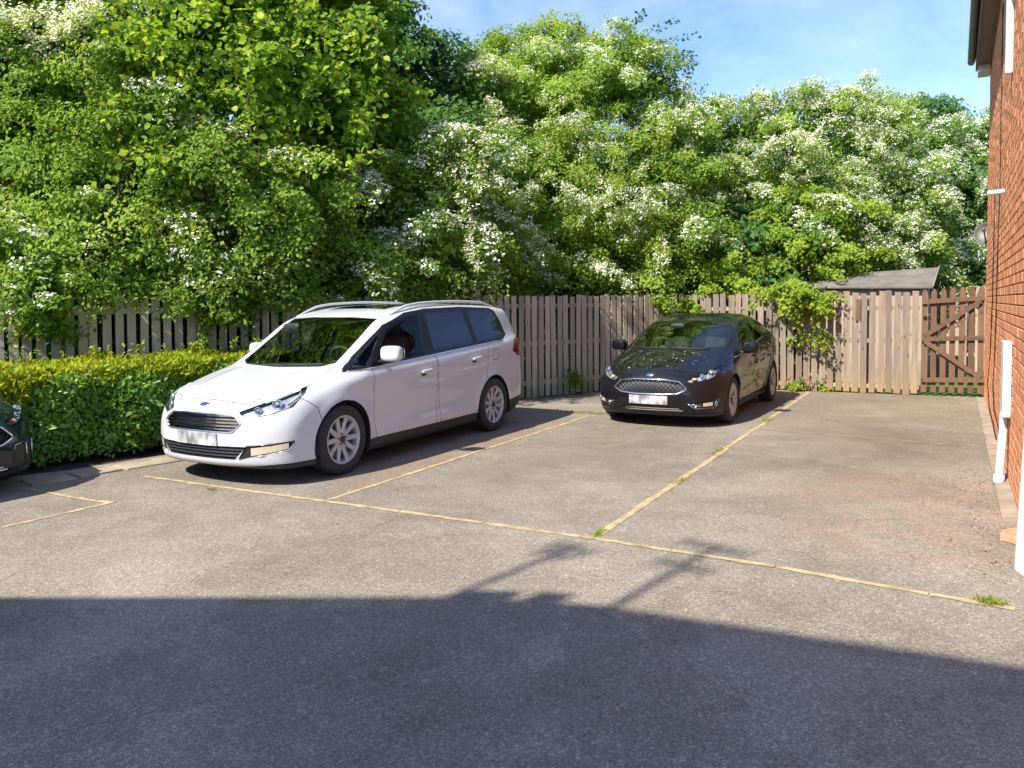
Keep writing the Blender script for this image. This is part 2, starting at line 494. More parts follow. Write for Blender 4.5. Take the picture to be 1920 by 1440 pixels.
def bar(pts, w, h, d=Vector((0, 1, 0))):
    "a strip of rectangular section along pts: w deep along d, h high"
    vs = []; fs = []
    for p in pts:
        for a, b in ((0, -1), (0, 1), (1, 1), (1, -1)): vs.append(p + d*(w*a) + Vector((0, 0, h/2*b)))
    n = len(pts)
    for i in range(n-1):
        for k in range(4):
            k2 = (k+1) % 4; fs.append((i*4+k, i*4+k2, i*4+4+k2, i*4+4+k))
    fs += [(3, 2, 1, 0), tuple((n-1)*4+k for k in range(4))]
    return vs, fs

M_RUB = simple('tyre_rubber', (.022, .022, .024), .75, bump=.15, bscale=90, noise=.25, nscale=30)
M_ALLOY = simple('alloy', (.44, .44, .45), .35, .4, noise=.08, nscale=20)
M_DALLOY = simple('brake_metal', (.16, .15, .145), .5, .6)
M_BLK = simple('black_plastic', (.018, .018, .02), .5, noise=.2, nscale=40)
M_GLOSSBLK = simple('gloss_black_trim', (.008, .008, .010), .35, spec=.25)
M_CHROME = simple('chrome', (.75, .76, .78), .12, 1.0)
M_SATIN = simple('satin_rail', (.60, .61, .63), .35, .3)
M_MESH = simple('grille_mesh_metal', (.045, .045, .05), .4, .4)
M_WELL = simple('wheel_arch_liner', (.008, .008, .008), .9)
M_CABIN = simple('cabin_trim', (.075, .075, .08), .8)
M_LINER = simple('headliner', (.42, .41, .38), .9)
M_SEAT = simple('seat_cloth', (.04, .04, .045), .9, noise=.3, nscale=60)
M_WS = glassmat('windscreen_glass', (.66, .76, .70), (.9, 1, .95), 1.85)
M_WIN = glassmat('window_glass', (.62, .68, .72), ior=1.24)
M_PRIV = glassmat('privacy_glass', (.03, .035, .045))
M_LENS = glassmat('lamp_lens', (.92, .95, .97))
M_LAMPIN = simple('lamp_bezel', (.10, .11, .125), .25, .6)
M_REFL = simple('lamp_reflector', (.36, .38, .41), .35, .2, noise=.45, nscale=24)
M_BULB = simple('projector_glass', (.75, .8, .85), .05, .9)
M_DRL = simple('lamp_strip', (.85, .87, .9), .25, .2)
M_AMBER = simple('indicator_lens', (.75, .34, .12), .2)
M_RED = simple('tail_lens', (.25, .01, .012), .15, coat=.5)
M_FOG = simple('fog_lens', (.72, .62, .46), .15, .3)
M_BADGE = simple('badge_blue', (.02, .045, .16), .2, .3, coat=.8)
def platemat():
    m, nt, o = newmat('smeared_plate'); p = pr(nt, (.7, .7, .7), .5)
    tc = nt.nodes.new('ShaderNodeTexCoord'); mp = node(nt, 'ShaderNodeMapping'); mp.inputs['Scale'].default_value = (9., 9., 5.)
    n = node(nt, 'ShaderNodeTexNoise', Scale=1.3, Detail=1.); r = ramp(nt, [(.36, (.16, .16, .16)), (.64, (.50, .50, .50))])
    nt.links.new(tc.outputs['Object'], mp.inputs[0]); nt.links.new(mp.outputs[0], n.inputs['Vector']); nt.links.new(n.outputs[0], r.inputs[0])
    nt.links.new(r.outputs[0], p.inputs['Base Color']); nt.links.new(p.outputs[0], o.inputs[0]); return m
M_PLATE = platemat()
WHEEL = {}
def wheel(root, c, x, l, sg, style, spin):
    "rim with tyre, spokes, hub cap, nuts and brake disc as sub-parts"
    R, w = c.wr_, .112; rr = R*.655
    key = style
    if key not in WHEEL:
        d = {}
        p = [(-w*.75, rr+.006), (-w*.95, rr+.02), (-w, R*.80), (-w*.96, R*.92), (-w*.80, R*.985), (-w*.4, R), (w*.4, R), (w*.80, R*.985), (w*.96, R*.92), (w, R*.80), (w*.95, rr+.02), (w*.75, rr+.006)]
        t = MB().lathe(p, 56)
        for q in (-.5, -.17, .17, .5):
            pass
        d['tyre'] = t.me('tyre', M_RUB, True)
        # rim ring + barrel
        p = [(-w*.8, rr*.93), (w*.35, rr*.90), (w*.72, rr*.93), (w*.86, rr*.965), (w*.93, rr+.004), (w*.90, rr+.014), (w*.75, rr+.012), (-w*.8, rr+.012)]
        d['rim'] = MB().lathe(p, 48, close=True).me('wheel', M_ALLOY, True)
        # spoke: tapered bar from hub to ring, crowned
        mb = MB(); h0, h1 = (.030, .021) if style == 'ten' else (.016, .012)
        st = []
        for i in range(6):
            q = i/5; r = .045+(rr*.945-.045)*q; hw = h0+(h1-h0)*q + (.010*(q-.75)/.25 if q > .75 else 0); xx = w*(.60+.16*q-.05*sin(pi*q))
            st.append([(xx, r, -hw), (xx+.008, r, -hw*.55), (xx+.008, r, hw*.55), (xx, r, hw), (xx-.03, r, hw*.8), (xx-.03, r, -hw*.8)])
        fs = []
        for i in range(5):
            for k in range(6):
                k2 = (k+1) % 6; fs.append((i*6+k, i*6+k2, i*6+6+k2, i*6+6+k))
        fs += [tuple(range(6))[::-1], tuple(30+k for k in range(6))]
        d['spoke'] = mb.add([q for s_ in st for q in s_], fs).me('spoke', M_ALLOY)
        d['hub'] = MB().lathe([(w*.3, .075), (w*.62, .072), (w*.68, .062), (w*.66, .036), (w*.74, .030), (w*.76, .015), (w*.765, .001)], 24).me('hub', M_ALLOY, True)
        d['cap'] = MB().lathe([(w*.70, .034), (w*.775, .033), (w*.80, .026), (w*.81, .001)], 20).me('hub_cap', M_BLK, True)
        d['nut'] = MB().lathe([(0, .011), (.010, .011), (.013, .008), (.013, .001)], 6).me('nut', M_DALLOY)
        d['disc'] = MB().lathe([(w*.05, .05), (w*.05, rr*.78), (w*.15, rr*.78), (w*.15, .05)], 40).me('brake_disc', M_DALLOY)
        d['back'] = MB().lathe([(-w*.5, .001), (-w*.5, rr*.92)], 30).me('back', M_WELL)
        WHEEL[key] = d
    d = WHEEL[key]
    o = link('wheel', d['rim'], root); o.location = (x, l, R); o.rotation_euler = (0 if sg > 0 else 0, 0, 0 if sg > 0 else pi)
    def sub(n, me, rx=0., off=(0, 0, 0)):
        q = link(n, me, o); q.rotation_euler = (rx, 0, 0); q.location = off; return q
    sub('tyre', d['tyre']); sub('hub', d['hub']); sub('hub_cap', d['cap']); sub('brake_disc', d['disc']); sub('dust_shield', d['back'])
    if style == 'ten':
        for k in range(10): sub('spoke', d['spoke'], spin+2*pi*k/10)
    else:
        for k in range(5):
            for q in (-.30, -.11, .11, .30): sub('spoke', d['spoke'], spin+2*pi*k/5+q*.9)
    for k in range(5):
        a = spin+.31+2*pi*k/5; sub('nut', d['nut'], 0, (w*.66, .054*cos(a), .054*sin(a)))
def seat_mesh():
    mb = MB(); mb.superq((0, 0, .12), (.25, .27, .13), .5, 10)
    mb.superq((0, .30, .48), (.24, .09, .40), .5, 10, Matrix.Rotation(-.22, 3, 'X')); mb.superq((0, .40, .98), (.13, .055, .10), .6, 8)
    return mb.me('seat', M_SEAT, True)
SEAT = seat_mesh()
def lettering(word, size, mat, name):
    cu = bpy.data.curves.new(name, 'FONT'); cu.body = word; cu.size = size; cu.align_x = 'CENTER'; cu.align_y = 'CENTER'; cu.extrude = .0015; cu.shear = .25
    ob = bpy.data.objects.new(name, cu); COL.objects.link(ob); dg = bpy.context.evaluated_depsgraph_get(); dg.update()
    me = bpy.data.meshes.new_from_object(ob.evaluated_get(dg)); bpy.data.objects.remove(ob); me.materials.clear(); me.materials.append(mat); return me

def build_car(c, root, S, M_BODY):
    """S: the outlines of this car's panels. Body parts are children of root."""
    pn = Panels(c); sf = Surf(c)
    part = lambda n, me, par=root: (link(n, me, par) if me is not None else None)
    R = {}
    for l in (c.wf, c.wr): pn.cut('side', circle((l, c.zc), c.arch), 99, lambda m, n: abs(m.x) > .60)
    for sg in (1, -1):
        on = lambda m, n, sg=sg: m.x*sg > .3 and n.x*sg > .25
        b = 0 if sg > 0 else 50
        pn.cut('side', S['dlo'], 10+b, on)
        for k, w in enumerate(S['panes']): pn.cut('side', w, 11+k+b, on, (10+b,))
        pn.cut('corner+' if sg > 0 else 'corner-', S['head'], 20+b, lambda m, n, sg=sg: m.x*sg > .25 and m.y < 1.0)
        pn.cut('corner+' if sg > 0 else 'corner-', S['fog'], 21+b, lambda m, n, sg=sg: m.x*sg > .25 and m.y < .7)
        if 'tail' in S: pn.cut('side', S['tail'], 22+b, lambda m, n, sg=sg: m.x*sg > .3)
    pn.cut('front', S['screen'], 30, lambda m, n: .85 < m.y < 2.4 and n.y < -.15)
    pn.cut('front', S['grille'], 31, lambda m, n: m.y < .6 and n.y < -.2)
    pn.cut('front', S['lower'], 32, lambda m, n: m.y < .6 and n.y < -.2)
    pn.cut('top', S['bonnet'], 33, lambda m, n: n.z > .25 and m.z > .5)
    if 'sunroof' in S: pn.cut('top', S['sunroof'], 34, lambda m, n: n.z > .5 and m.z > 1.3)
    pn.cut('front', S['rear'], 35, lambda m, n: n.y > .3 and m.y > c.L-1.2)
    pn.cut('side', S['bumper'], 36, lambda m, n: m.y < 1.0)
    pn.cut('side', S['skirt_f'], 37, lambda m, n: m.y < 1.2, (0, 36))
    pn.cut('side', S['skirt_r'], 38, lambda m, n: m.y > c.wr)
    for sg in (1, -1):
        on = lambda m, n, sg=sg: m.x*sg > .3; b = 0 if sg > 0 else 50
        pn.cut('side', S['sill'], 25+b, on)
        for k, d in enumerate(S['doors']): pn.cut('side', d, 26+k+b, on)
        if 'flap' in S and sg > 0: pn.cut('side', S['flap'], 29+b, on)
    # panels
    part('body', pn.mesh('body', 0, M_BODY, .003))
    part('bonnet', pn.mesh('bonnet', 33, M_BODY, .004)); bum = part('front_bumper', pn.mesh('front_bumper', 36, M_BODY, .004))
    part('front_skirt', pn.mesh('front_skirt', 37, M_BLK)); part('rear_skirt', pn.mesh('rear_skirt', 38, M_BLK))
    part('windscreen', pn.mesh('windscreen', 30, M_WS, .012, .004, -.003)); part('rear_window', pn.mesh('rear_window', 35, M_PRIV, .012, .004, -.003))
    if 'sunroof' in S: part('sunroof', pn.mesh('sunroof', 34, M_PRIV, .004, .008))
    for sg in (1, -1):
        b = 0 if sg > 0 else 50
        fr = part('window_surround', pn.mesh('window_surround', 10+b, M_GLOSSBLK, .003, .004, -.002))
        for k in range(len(S['panes'])):
            part('window', pn.mesh('window', 11+k+b, S['panemat'][k], .003, .004, -.004), fr)
        part('sill_trim', pn.mesh('sill_trim', 25+b, M_BLK))
        for k in range(len(S['doors'])):
            d = part('door', pn.mesh('door', 26+k+b, M_BODY, .003))
            hl, hz = S['handles'][k]
            p = sf.side(hl, hz, sg, .022); mb = MB().superq(p, (.016, .105, .019), .55, 10, Matrix.Rotation(.07, 3, 'X'))
            for q in (-.075, .075): mb.superq(sf.side(hl+q, hz+q*.07, sg, .006), (.022, .022, .016), .7, 8)
            mb.ob('door_handle', M_BODY, d, True)
            mb = MB().superq(sf.side(hl-.03, hz-.028, sg, -.004), (.010, .055, .028), .8, 8); mb.ob('handle_recess', M_BLK, d, True)
        if sg > 0: part('fuel_flap', pn.mesh('fuel_flap', 29, M_BODY))
        if 'tail' in S: part('tail_light', pn.mesh('tail_light', 22+b, M_RED, .004, .01, .004))
        # headlamp: clear lens, bezel behind it, lamps inside
        h = part('headlight', pn.mesh('headlight', 20+b, M_LENS, .003, .008, .002))
        part('bezel', pn.mesh('bezel', 20+b, M_REFL, .012, -.030, -.036), h)
        for u, z, r in S['lamps']:
            p = sf.corner(u, z, sg, -.030); ax = Vector((sg*.5, -.86, .05)).normalized(); Mx = ax.to_track_quat('X', 'Z').to_matrix().to_4x4(); Mx.translation = p
            MB().lathe([(-.01, r*1.25), (.016, r*1.2), (.018, r*1.02), (-.004, r), (.010, r*.75), (.018, r*.4), (.021, .001)], 24, Mx).ob('lamp', M_BULB, h, True)
        if 'drl' in S:
            pts = [sf.corner(u, z, sg, -.012) for u, z in S['drl']]; MB().tube(pts, .010, 6).ob('daytime_strip', M_DRL, h, True)
        if 'indicator' in S:
            u, z, r = S['indicator']; MB().superq(sf.corner(u, z, sg, -.022), (.035, .03, r), .7, 8).ob('indicator', M_AMBER, h, True)
        fo = part('fog_surround', pn.mesh('fog_surround', 21+b, S.get('fogmat', M_BLK), .004, .0, -.012))
        (u0, u1, z0, z1, z2, z3) = S['fogbox']
        vs = []
        n = 7
        for i in range(n):
            q = i/(n-1); u = u0+(u1-u0)*q; zl = z0+(z2-z0)*q; zh = z1+(z3-z1)*q
            vs += [sf.corner(u, zl, sg, -.004), sf.corner(u, zh, sg, -.004)]
        MB().add(vs, [(2*i, 2*i+1, 2*i+3, 2*i+2) for i in range(n-1)]).ob('fog_lamp', M_FOG, fo)
        for seg in S.get('fogbars', []):
            MB().tube([sf.corner(u, z, sg, .003) for u, z in seg], .006, 6).ob('fog_trim', M_CHROME, fo, True)
    # front grille
    g = part('grille', pn.mesh('grille', 31, M_BLK, .003, -.03, -.045))
    lo = part('lower_grille', pn.mesh('lower_grille', 32, M_BLK, .003, -.02, -.035))
    def frame(poly, r, name, mat, par):
        pts = []; n = len(poly)
        for i in range(n):
            a, b_ = poly[i], poly[(i+1) % n]
            for k in range(8): pts.append(sf.front(a[0]+(b_[0]-a[0])*k/8, a[1]+(b_[1]-a[1])*k/8, .002))
        pts += pts[:2]; MB().tube(pts, r, 6).ob(name, mat, par, True)
    frame(S['grille'], S.get('framer', .008), 'grille_frame', S.get('framemat', M_CHROME), g)
    def span(poly, z):
        xs = []
        n = len(poly)
        for i in range(n):
            a, b_ = poly[i], poly[(i+1) % n]
            if (a[1]-z)*(b_[1]-z) < 0: xs.append(a[0]+(b_[0]-a[0])*(z-a[1])/(b_[1]-a[1]))
        return (min(xs), max(xs)) if len(xs) > 1 else None
    for z in S.get('bars', []):
        q = span(S['grille'], z)
        if q: vs, fs = bar([sf.front(q[0]+(q[1]-q[0])*k/16, z, .0) for k in range(17)], .02, S.get('barh', .012)); MB().add(vs, fs).ob('grille_bar', M_CHROME, g)
    if 'mesh' in S:
        poly = S['grille']; xs = [p[0] for p in poly]; zs = [p[1] for p in poly]; mb = MB(); pitch = S['mesh']
        row = 0; z = min(zs)
        def seg(a, b_):
            pts = [sf.front(*a, -.012), sf.front(*b_, -.012)]; mb.tube(pts, .0038, 4)
        while z < max(zs):
            q = span(poly, min(max(z, min(zs)+.002), max(zs)-.002)); q2 = span(poly, min(z+pitch*.45, max(zs)-.002))
            if q and q2:
                x = -1.0 + (pitch/2 if row % 2 else 0)
                while x < 1.0:
                    for dx in (-pitch/2, pitch/2):
                        if q[0] < x < q[1] and q2[0] < x+dx < q2[1]: seg((x, z), (x+dx, z+pitch*.45))
                    x += pitch
            z += pitch*.45; row += 1
        mb.ob('grille_mesh', M_MESH, g)
    for z in S.get('lowbars', []):
        q = span(S['lower'], z)
        if q: vs, fs = bar([sf.front(q[0]+(q[1]-q[0])*k/16, z, -.010) for k in range(17)], .02, .012); MB().add(vs, fs).ob('grille_bar', S.get('lowmat', M_BLK), lo)
    # plate and badge
    z = S['plate']; vs, fs = bar([sf.front(-.26+.52*k/12, z, .012)*1.0 for k in range(13)], .012, .112); MB().add(vs, fs).ob('number_plate', M_PLATE, root)
    z = S['badge']; p = sf.front(0, z, .0) if S.get('badge_front') else sf.front(0, z, .0)
    nrm = Vector(grad(c, np.array([[p.x, p.y, p.z]]))[0]).normalized(); rot = nrm.to_track_quat('Z', 'Y').to_matrix()
    bd = MB().superq(p, (.062, .026, .007), 1.0, 12, rot).ob('badge', M_CHROME, root, True)
    MB().superq(p+nrm*.003, (.056, .021, .0065), 1.0, 12, rot).ob('badge_oval', M_BADGE, bd, True)
    if S.get('word'):
        me = lettering(S['word'], .034, M_CHROME, 'badge_lettering'); t = link('badge_lettering', me, bd); mt = rot.to_4x4(); mt.translation = p+nrm*.0096; t.matrix_local = mt
    # wheels, liners
    for l in (c.wf, c.wr):
        for sg in (1, -1):
            wheel(root, c, sg*(c.HW-.125), l, sg, S['style'], .3+l)
            mb = MB(); n = 20; vs = []; r = c.arch-.004
            for i in range(n+1):
                a = -.35+(pi+.7)*i/n
                for x in (c.HW-.02, c.HW-.32): vs.append((sg*x if True else x, l+r*cos(a), c.zc+r*sin(a)))
            mb.add(vs, [(2*i, 2*i+1, 2*i+3, 2*i+2) for i in range(n)])
            k = len(mb.v); mb.add([(sg*(c.HW-.32), l, c.zc)]+[(sg*(c.HW-.32), l+r*cos(-.35+(pi+.7)*i/n), c.zc+r*sin(-.35+(pi+.7)*i/n)) for i in range(n+1)], [(0, i+1, i+2) for i in range(n)])
            mb.ob('wheel_arch_liner', M_WELL, root)
    # mirrors
    ml, mz, mx = S['mirror']
    for sg in (1, -1):
        p = Vector((sg*mx, ml, mz)); rot = Matrix.Rotation(sg*.18, 3, 'Z')
        if sg < 0 and S.get('folded'): p = Vector((-mx+.045, ml+.16, mz)); rot = Matrix.Rotation(1.25, 3, 'Z')
        o = MB().superq(p, (.115, .07, .082), .58, 14, rot).ob('wing_mirror', M_BODY, root, True)
        MB().superq(p+Vector((0, .035, 0)), (.108, .045, .074), .5, 12, rot).ob('mirror_back', M_BLK, o, True)
        MB().superq(p+Vector((0, .078, 0)), (.098, .006, .064), .5, 12, rot).ob('mirror_glass', M_CHROME, o, True)
        a = sf.side(ml+.02, S['mbase'], sg, -.03)
        MB().tube([a, Vector((p.x-sg*.10, p.y+.01, p.z-.075)), Vector((p.x-sg*.0, p.y, p.z-.072))], [.045, .032, .024], 10, flat=.6).ob('mirror_arm', M_BLK, o, True)
    # rails, wipers
    if 'rail' in S:
        for sg in (1, -1):
            pts = []
            l0, l1, xr = S['rail']; n = 28
            for i in range(n+1):
                q = i/n; l = l0+(l1-l0)*q; lift = .045*min(1, 7*q, 7*(1-q)); pts.append(sf.top(l, sg*(xr-.035*abs(q-.5)*2*0), lift-.004))
            MB().tube(pts, [.010+.010*min(1, 8*i/n, 8*(1-i/n)) for i in range(n+1)], 8, flat=.8).ob('roof_rail', M_SATIN, root, True)
    for a, b_ in S['wipers']:
        pts = []
        for k in range(9):
            q = k/8; x = a[0]+(b_[0]-a[0])*q; z_ = a[1]+(b_[1]-a[1])*q; pts.append(sf.front(x, z_, .014))
        MB().tube(pts, .008, 6).ob('wiper', M_BLK, root, True)
    # cabin: lining, dashboard, seats, wheel, floor
    part('headliner', pn.mesh('headliner', (0, 10, 60), M_LINER, 0, 0, -.028, True, lambda m, n: m.z > S['liner'] and S['cab'][0] < m.y < S['cab'][1]))
    part('cabin_lining', pn.mesh('cabin_lining', (0, 10, 60, 26, 27, 76, 77), M_CABIN, 0, 0, -.045, True, lambda m, n: .35 < m.z < S['liner'] and S['cab'][0] < m.y < S['cab'][1]))
    d0, dz = S['dash']; hw = c.HW-.17
    MB().bbox((-hw, d0, .45), (hw, d0+.5, dz-.05)).superq((0, d0+.28, dz-.07), (hw, .34, .07), .4, 14).ob('dashboard', M_CABIN, root, True)
    MB().bbox((-hw-.06, .75, .22), (hw+.06, c.L-.6, .30)).ob('cabin_floor', M_CABIN, root)
    for l in S['seats']:
        for x in (-.36, .36):
            s_ = link('seat', SEAT, root); s_.location = (x, l, S['seatz'])
    wx = S['wheelx']; mt = Matrix.Rotation(.45, 4, 'X'); mt.translation = Vector((wx, d0+.62, dz+.02))
    Q = [mt @ Vector((.185*cos(2*pi*k/24), 0, .185*sin(2*pi*k/24))) for k in range(26)]
    st = MB().tube(Q, .014, 8, False); st.tube([mt @ Vector((-.18, 0, 0)), mt @ Vector((.18, 0, 0))], .014, 6); st.tube([mt @ Vector((0, 0, 0)), mt @ Vector((0, 0, -.18))], .016, 6)
    st.superq(mt @ Vector((0, 0, 0)), (.06, .03, .05), .8, 8); st.ob('steering_wheel', M_CABIN, root, True)
    MB().superq(sf.front(0, S['rearview'], -.06), (.11, .015, .032), .6, 8).ob('rear_view_mirror', M_BLK, root, True)
    # glazing strips along the window line
    if 'belt_strip' in S:
        for sg in (1, -1):
            (a, b_) = S['belt_strip']
            pts = [sf.side(a[0]+(b_[0]-a[0])*k/24, a[1]+(b_[1]-a[1])*k/24, sg, .003) for k in range(25)]
            MB().tube(pts, .009, 6).ob('belt_strip', S.get('stripmat', M_CHROME), root, True)
    pn.bm.free()
    return sf

VAN = dict(
    dlo=[(1.10, .985), (4.15, 1.172), (4.22, 1.19), (4.31, 1.24), (4.27, 1.38), (4.17, 1.555), (4.08, 1.59), (3.42, 1.612), (2.66, 1.597), (2.27, 1.556), (1.856, 1.432)],
    panes=[[(1.19, 1.012), (1.40, 1.024), (1.77, 1.365)], [(1.55, 1.036), (2.44, 1.090), (2.515, 1.55), (2.3, 1.527), (2.10, 1.485), (1.86, 1.39)],
           [(2.60, 1.100), (3.47, 1.152), (3.40, 1.582), (3.0, 1.580), (2.60, 1.562)], [(3.56, 1.158), (4.12, 1.193), (4.20, 1.212), (4.27, 1.262), (4.14, 1.535), (4.06, 1.565), (3.50, 1.583)]],
    panemat=[M_WIN, M_WIN, M_PRIV, M_PRIV],
    screen=[(-.64, 1.065), (-.52, 1.032), (0, 1.019), (.52, 1.032), (.64, 1.065), (.605, 1.495), (.3, 1.512), (-.3, 1.512), (-.605, 1.495)],
    head=[(.432, .688), (.45, .668), (.52, .640), (.72, .672), (.909, .729), (1.0, .836), (1.013, .889)], lamps=[(.60, .695, .030), (.77, .745, .040)], drl=[(.66, .762), (.80, .808), (.96, .862), (.955, .81), (.86, .745)],
    fog=[(.425, .272), (.50, .388), (.92, .425), (.925, .41), (.868, .344)], fogbox=(.54, .87, .302, .372, .355, .408), fogbars=[[(.43, .272), (.64, .302), (.868, .342), (.925, .412), (.92, .426), (.70, .41), (.50, .392)]],
    grille=[(-.495, .583), (-.485, .60), (-.41, .655), (-.2, .668), (.2, .668), (.41, .655), (.485, .60), (.495, .583), (.43, .520), (.38, .512), (-.38, .512), (-.43, .520)], bars=[.538, .567, .596, .625, .652], barh=.013,
    lower=[(-.545, .38), (.545, .38), (.43, .268), (-.43, .268)], lowbars=[.295, .325, .355], lowmat=M_LAMPIN,
    bonnet=[(-.47, .20), (-.29, .182), (0, .178), (.29, .182), (.47, .20), (.60, .45), (.70, 1.0), (.66, 1.13), (-.66, 1.13), (-.70, 1.0), (-.60, .45)],
    sunroof=[(-.42, 2.3), (.42, 2.3), (.42, 2.85), (-.42, 2.85)],
    rear=[(-.62, 1.15), (.62, 1.15), (.58, 1.52), (-.58, 1.52)], tail=[(4.40, 1.02), (4.47, 1.16), (4.62, 1.20), (5.0, 1.2), (5.0, .93), (4.56, .94)],
    bumper=[(-.1, 0), (.66, 0), (.66, .55), (.62, .70), (.50, .79), (.2, .79), (-.1, .79)],
    skirt_f=[(-.1, 0), (.66, 0), (.66, .265), (.5, .245), (.2, .212), (-.1, .205)], skirt_r=[(4.2, 0), (5.1, 0), (5.1, .42), (4.5, .36), (4.2, .33)],
    sill=[(1.2, 0), (3.7, 0), (3.7, .285), (1.2, .285)],
    doors=[[(1.45, 1.02), (1.43, .8), (1.445, .5), (1.50, .285), (2.585, .285), (2.585, .9), (2.555, 1.09)], [(2.555, 1.09), (2.585, .9), (2.585, .285), (3.42, .285), (3.62, .45), (3.72, .8), (3.74, 1.16)]],
    handles=[(2.34, .905), (3.42, .975)], flap=[(3.86, .925), (4.0, .925), (4.0, 1.06), (3.86, 1.06)],
    plate=.44, badge=.742, word='Ford', style='ten', mirror=(1.60, 1.145, 1.045), mbase=1.05, rail=(2.02, 4.38, .66), wipers=[((-.45, 1.035), (.10, 1.028)), ((.08, 1.034), (.56, 1.06))],
    folded=True, liner=1.08, cab=(1.15, 4.6), dash=(1.12, 1.01), seats=(2.15, 3.1), seatz=.42, wheelx=.30, rearview=1.43, belt_strip=((1.14, .986), (4.15, 1.170)))
HATCHS = dict(
    dlo=[(1.14, .872), (2.5, 1.02), (3.05, 1.085), (3.12, 1.13), (3.02, 1.25), (2.85, 1.35), (2.55, 1.372), (2.2, 1.345), (1.83, 1.245)],
    panes=[[(1.50, .925), (2.38, 1.022), (2.42, 1.347), (2.2, 1.325), (1.85, 1.225)], [(2.48, 1.032), (3.02, 1.098), (3.06, 1.13), (2.97, 1.24), (2.83, 1.325), (2.54, 1.352)]],
    panemat=[M_WIN, M_WIN],
    screen=[(-.70, .955), (-.4, .965), (0, .985), (.4, .965), (.70, .955), (.585, 1.335), (.3, 1.358), (0, 1.366), (-.3, 1.358), (-.585, 1.335)],
    head=[(.44, .645), (.50, .600), (.66, .622), (.855, .664), (1.02, .742), (1.072, .795), (1.06, .805)], lamps=[(.69, .668, .030), (.84, .705, .040)], indicator=(.575, .640, .018),
    fog=[(.45, .330), (.55, .265), (.835, .272), (.912, .39)], fogbox=(.66, .80, .295, .338, .300, .348), fogbars=[[(.46, .330), (.56, .268), (.82, .272)], [(.50, .322), (.63, .318)], [(.54, .300), (.64, .298)], [(.845, .285), (.905, .385)], [(.825, .30), (.87, .385)]],
    grille=[(-.497, .515), (-.40, .612), (-.2, .636), (.2, .636), (.40, .612), (.497, .515), (.38, .462), (.2, .448), (-.2, .448), (-.38, .462)], mesh=.062, framer=.010,
    lower=[(-.47, .222), (-.36, .285), (.36, .285), (.47, .222)], lowbars=[.238, .262], lowmat=M_CHROME,
    bonnet=[(-.46, .18), (-.25, .15), (0, .14), (.25, .15), (.46, .18), (.60, .42), (.74, 1.0), (.70, 1.12), (.4, 1.02), (0, .97), (-.4, 1.02), (-.70, 1.12), (-.74, 1.0), (-.60, .42)],
    rear=[(-.55, 1.03), (.55, 1.03), (.50, 1.3), (-.50, 1.3)], tail=[(3.85, .80), (3.95, .98), (4.5, 1.0), (4.5, .72), (4.0, .72)],
    bumper=[(-.1, 0), (.60, 0), (.60, .5), (.56, .62), (.45, .705), (-.1, .705)],
    skirt_f=[(-.1, 0), (.6, 0), (.6, .205), (.3, .195), (-.1, .19)], skirt_r=[(3.9, 0), (4.6, 0), (4.6, .34), (3.9, .28)],
    sill=[(1.1, 0), (3.4, 0), (3.4, .225), (1.1, .225)],
    doors=[[(1.34, .90), (1.31, .7), (1.33, .4), (1.38, .225), (2.42, .225), (2.44, .6), (2.42, 1.01)], [(2.42, 1.01), (2.44, .6), (2.42, .225), (3.10, .225), (3.25, .45), (3.30, .7), (3.27, 1.1)]],
    handles=[(2.20, .855), (3.06, .92)], plate=.372, badge=.693, word='Ford', style='multi', mirror=(1.50, 1.0, .985), mbase=.93, wipers=[((-.55, .985), (-.02, 1.0)), ((-.05, 1.004), (.52, .985))],
    liner=1.0, cab=(1.1, 4.0), dash=(1.02, .93), seats=(1.95, 2.8), seatz=.30, wheelx=-.33, rearview=1.30, belt_strip=((1.16, .874), (3.05, 1.083)))

# ------------------------------------------------------------------ ground
def links(nt, *pairs):
    for a, b in pairs: nt.links.new(a, b)
def mixc(nt, fac, a, b, mode='MIX'):
    n = nt.nodes.new('ShaderNodeMixRGB'); n.blend_type = mode
    for i, v in ((0, fac), (1, a), (2, b)):
        if hasattr(v, 'links') or hasattr(v, 'is_output'): nt.links.new(v, n.inputs[i])
        elif isinstance(v, (int, float)): n.inputs[i].default_value = v
        else: n.inputs[i].default_value = (*v, 1)
    return n.outputs[0]
def noise(nt, vec, scale, detail=5., rough=.6, dist=0.):
    n = node(nt, 'ShaderNodeTexNoise', Scale=scale, Detail=detail, Roughness=rough, Distortion=dist); nt.links.new(vec, n.inputs['Vector']); return n.outputs[0]
def rampv(nt, src, pts):
    r = ramp(nt, [(p, (v, v, v)) for p, v in pts]); nt.links.new(src, r.inputs[0]); return r.outputs[0]
def rampc(nt, src, pts):
    r = ramp(nt, pts); nt.links.new(src, r.inputs[0]); return r.outputs[0]
def math_(nt, op, a, b):
    n = nt.nodes.new('ShaderNodeMath'); n.operation = op
    for i, v in ((0, a), (1, b)):
        if isinstance(v, (int, float)): n.inputs[i].default_value = v
        else: nt.links.new(v, n.inputs[i])
    return n.outputs[0]
def spot(nt, pos, c, rx, ry, rot=0.):
    "0..1 patch round a place on the ground"
    mp = nt.nodes.new('ShaderNodeMapping'); mp.vector_type = 'TEXTURE'; mp.inputs['Location'].default_value = (c[0], c[1], 0); mp.inputs['Rotation'].default_value = (0, 0, rot); mp.inputs['Scale'].default_value = (rx, ry, 1e4)
    nt.links.new(pos, mp.inputs[0]); g = nt.nodes.new('ShaderNodeTexGradient'); g.gradient_type = 'SPHERICAL'; nt.links.new(mp.outputs[0], g.inputs[0]); return g.outputs[1]
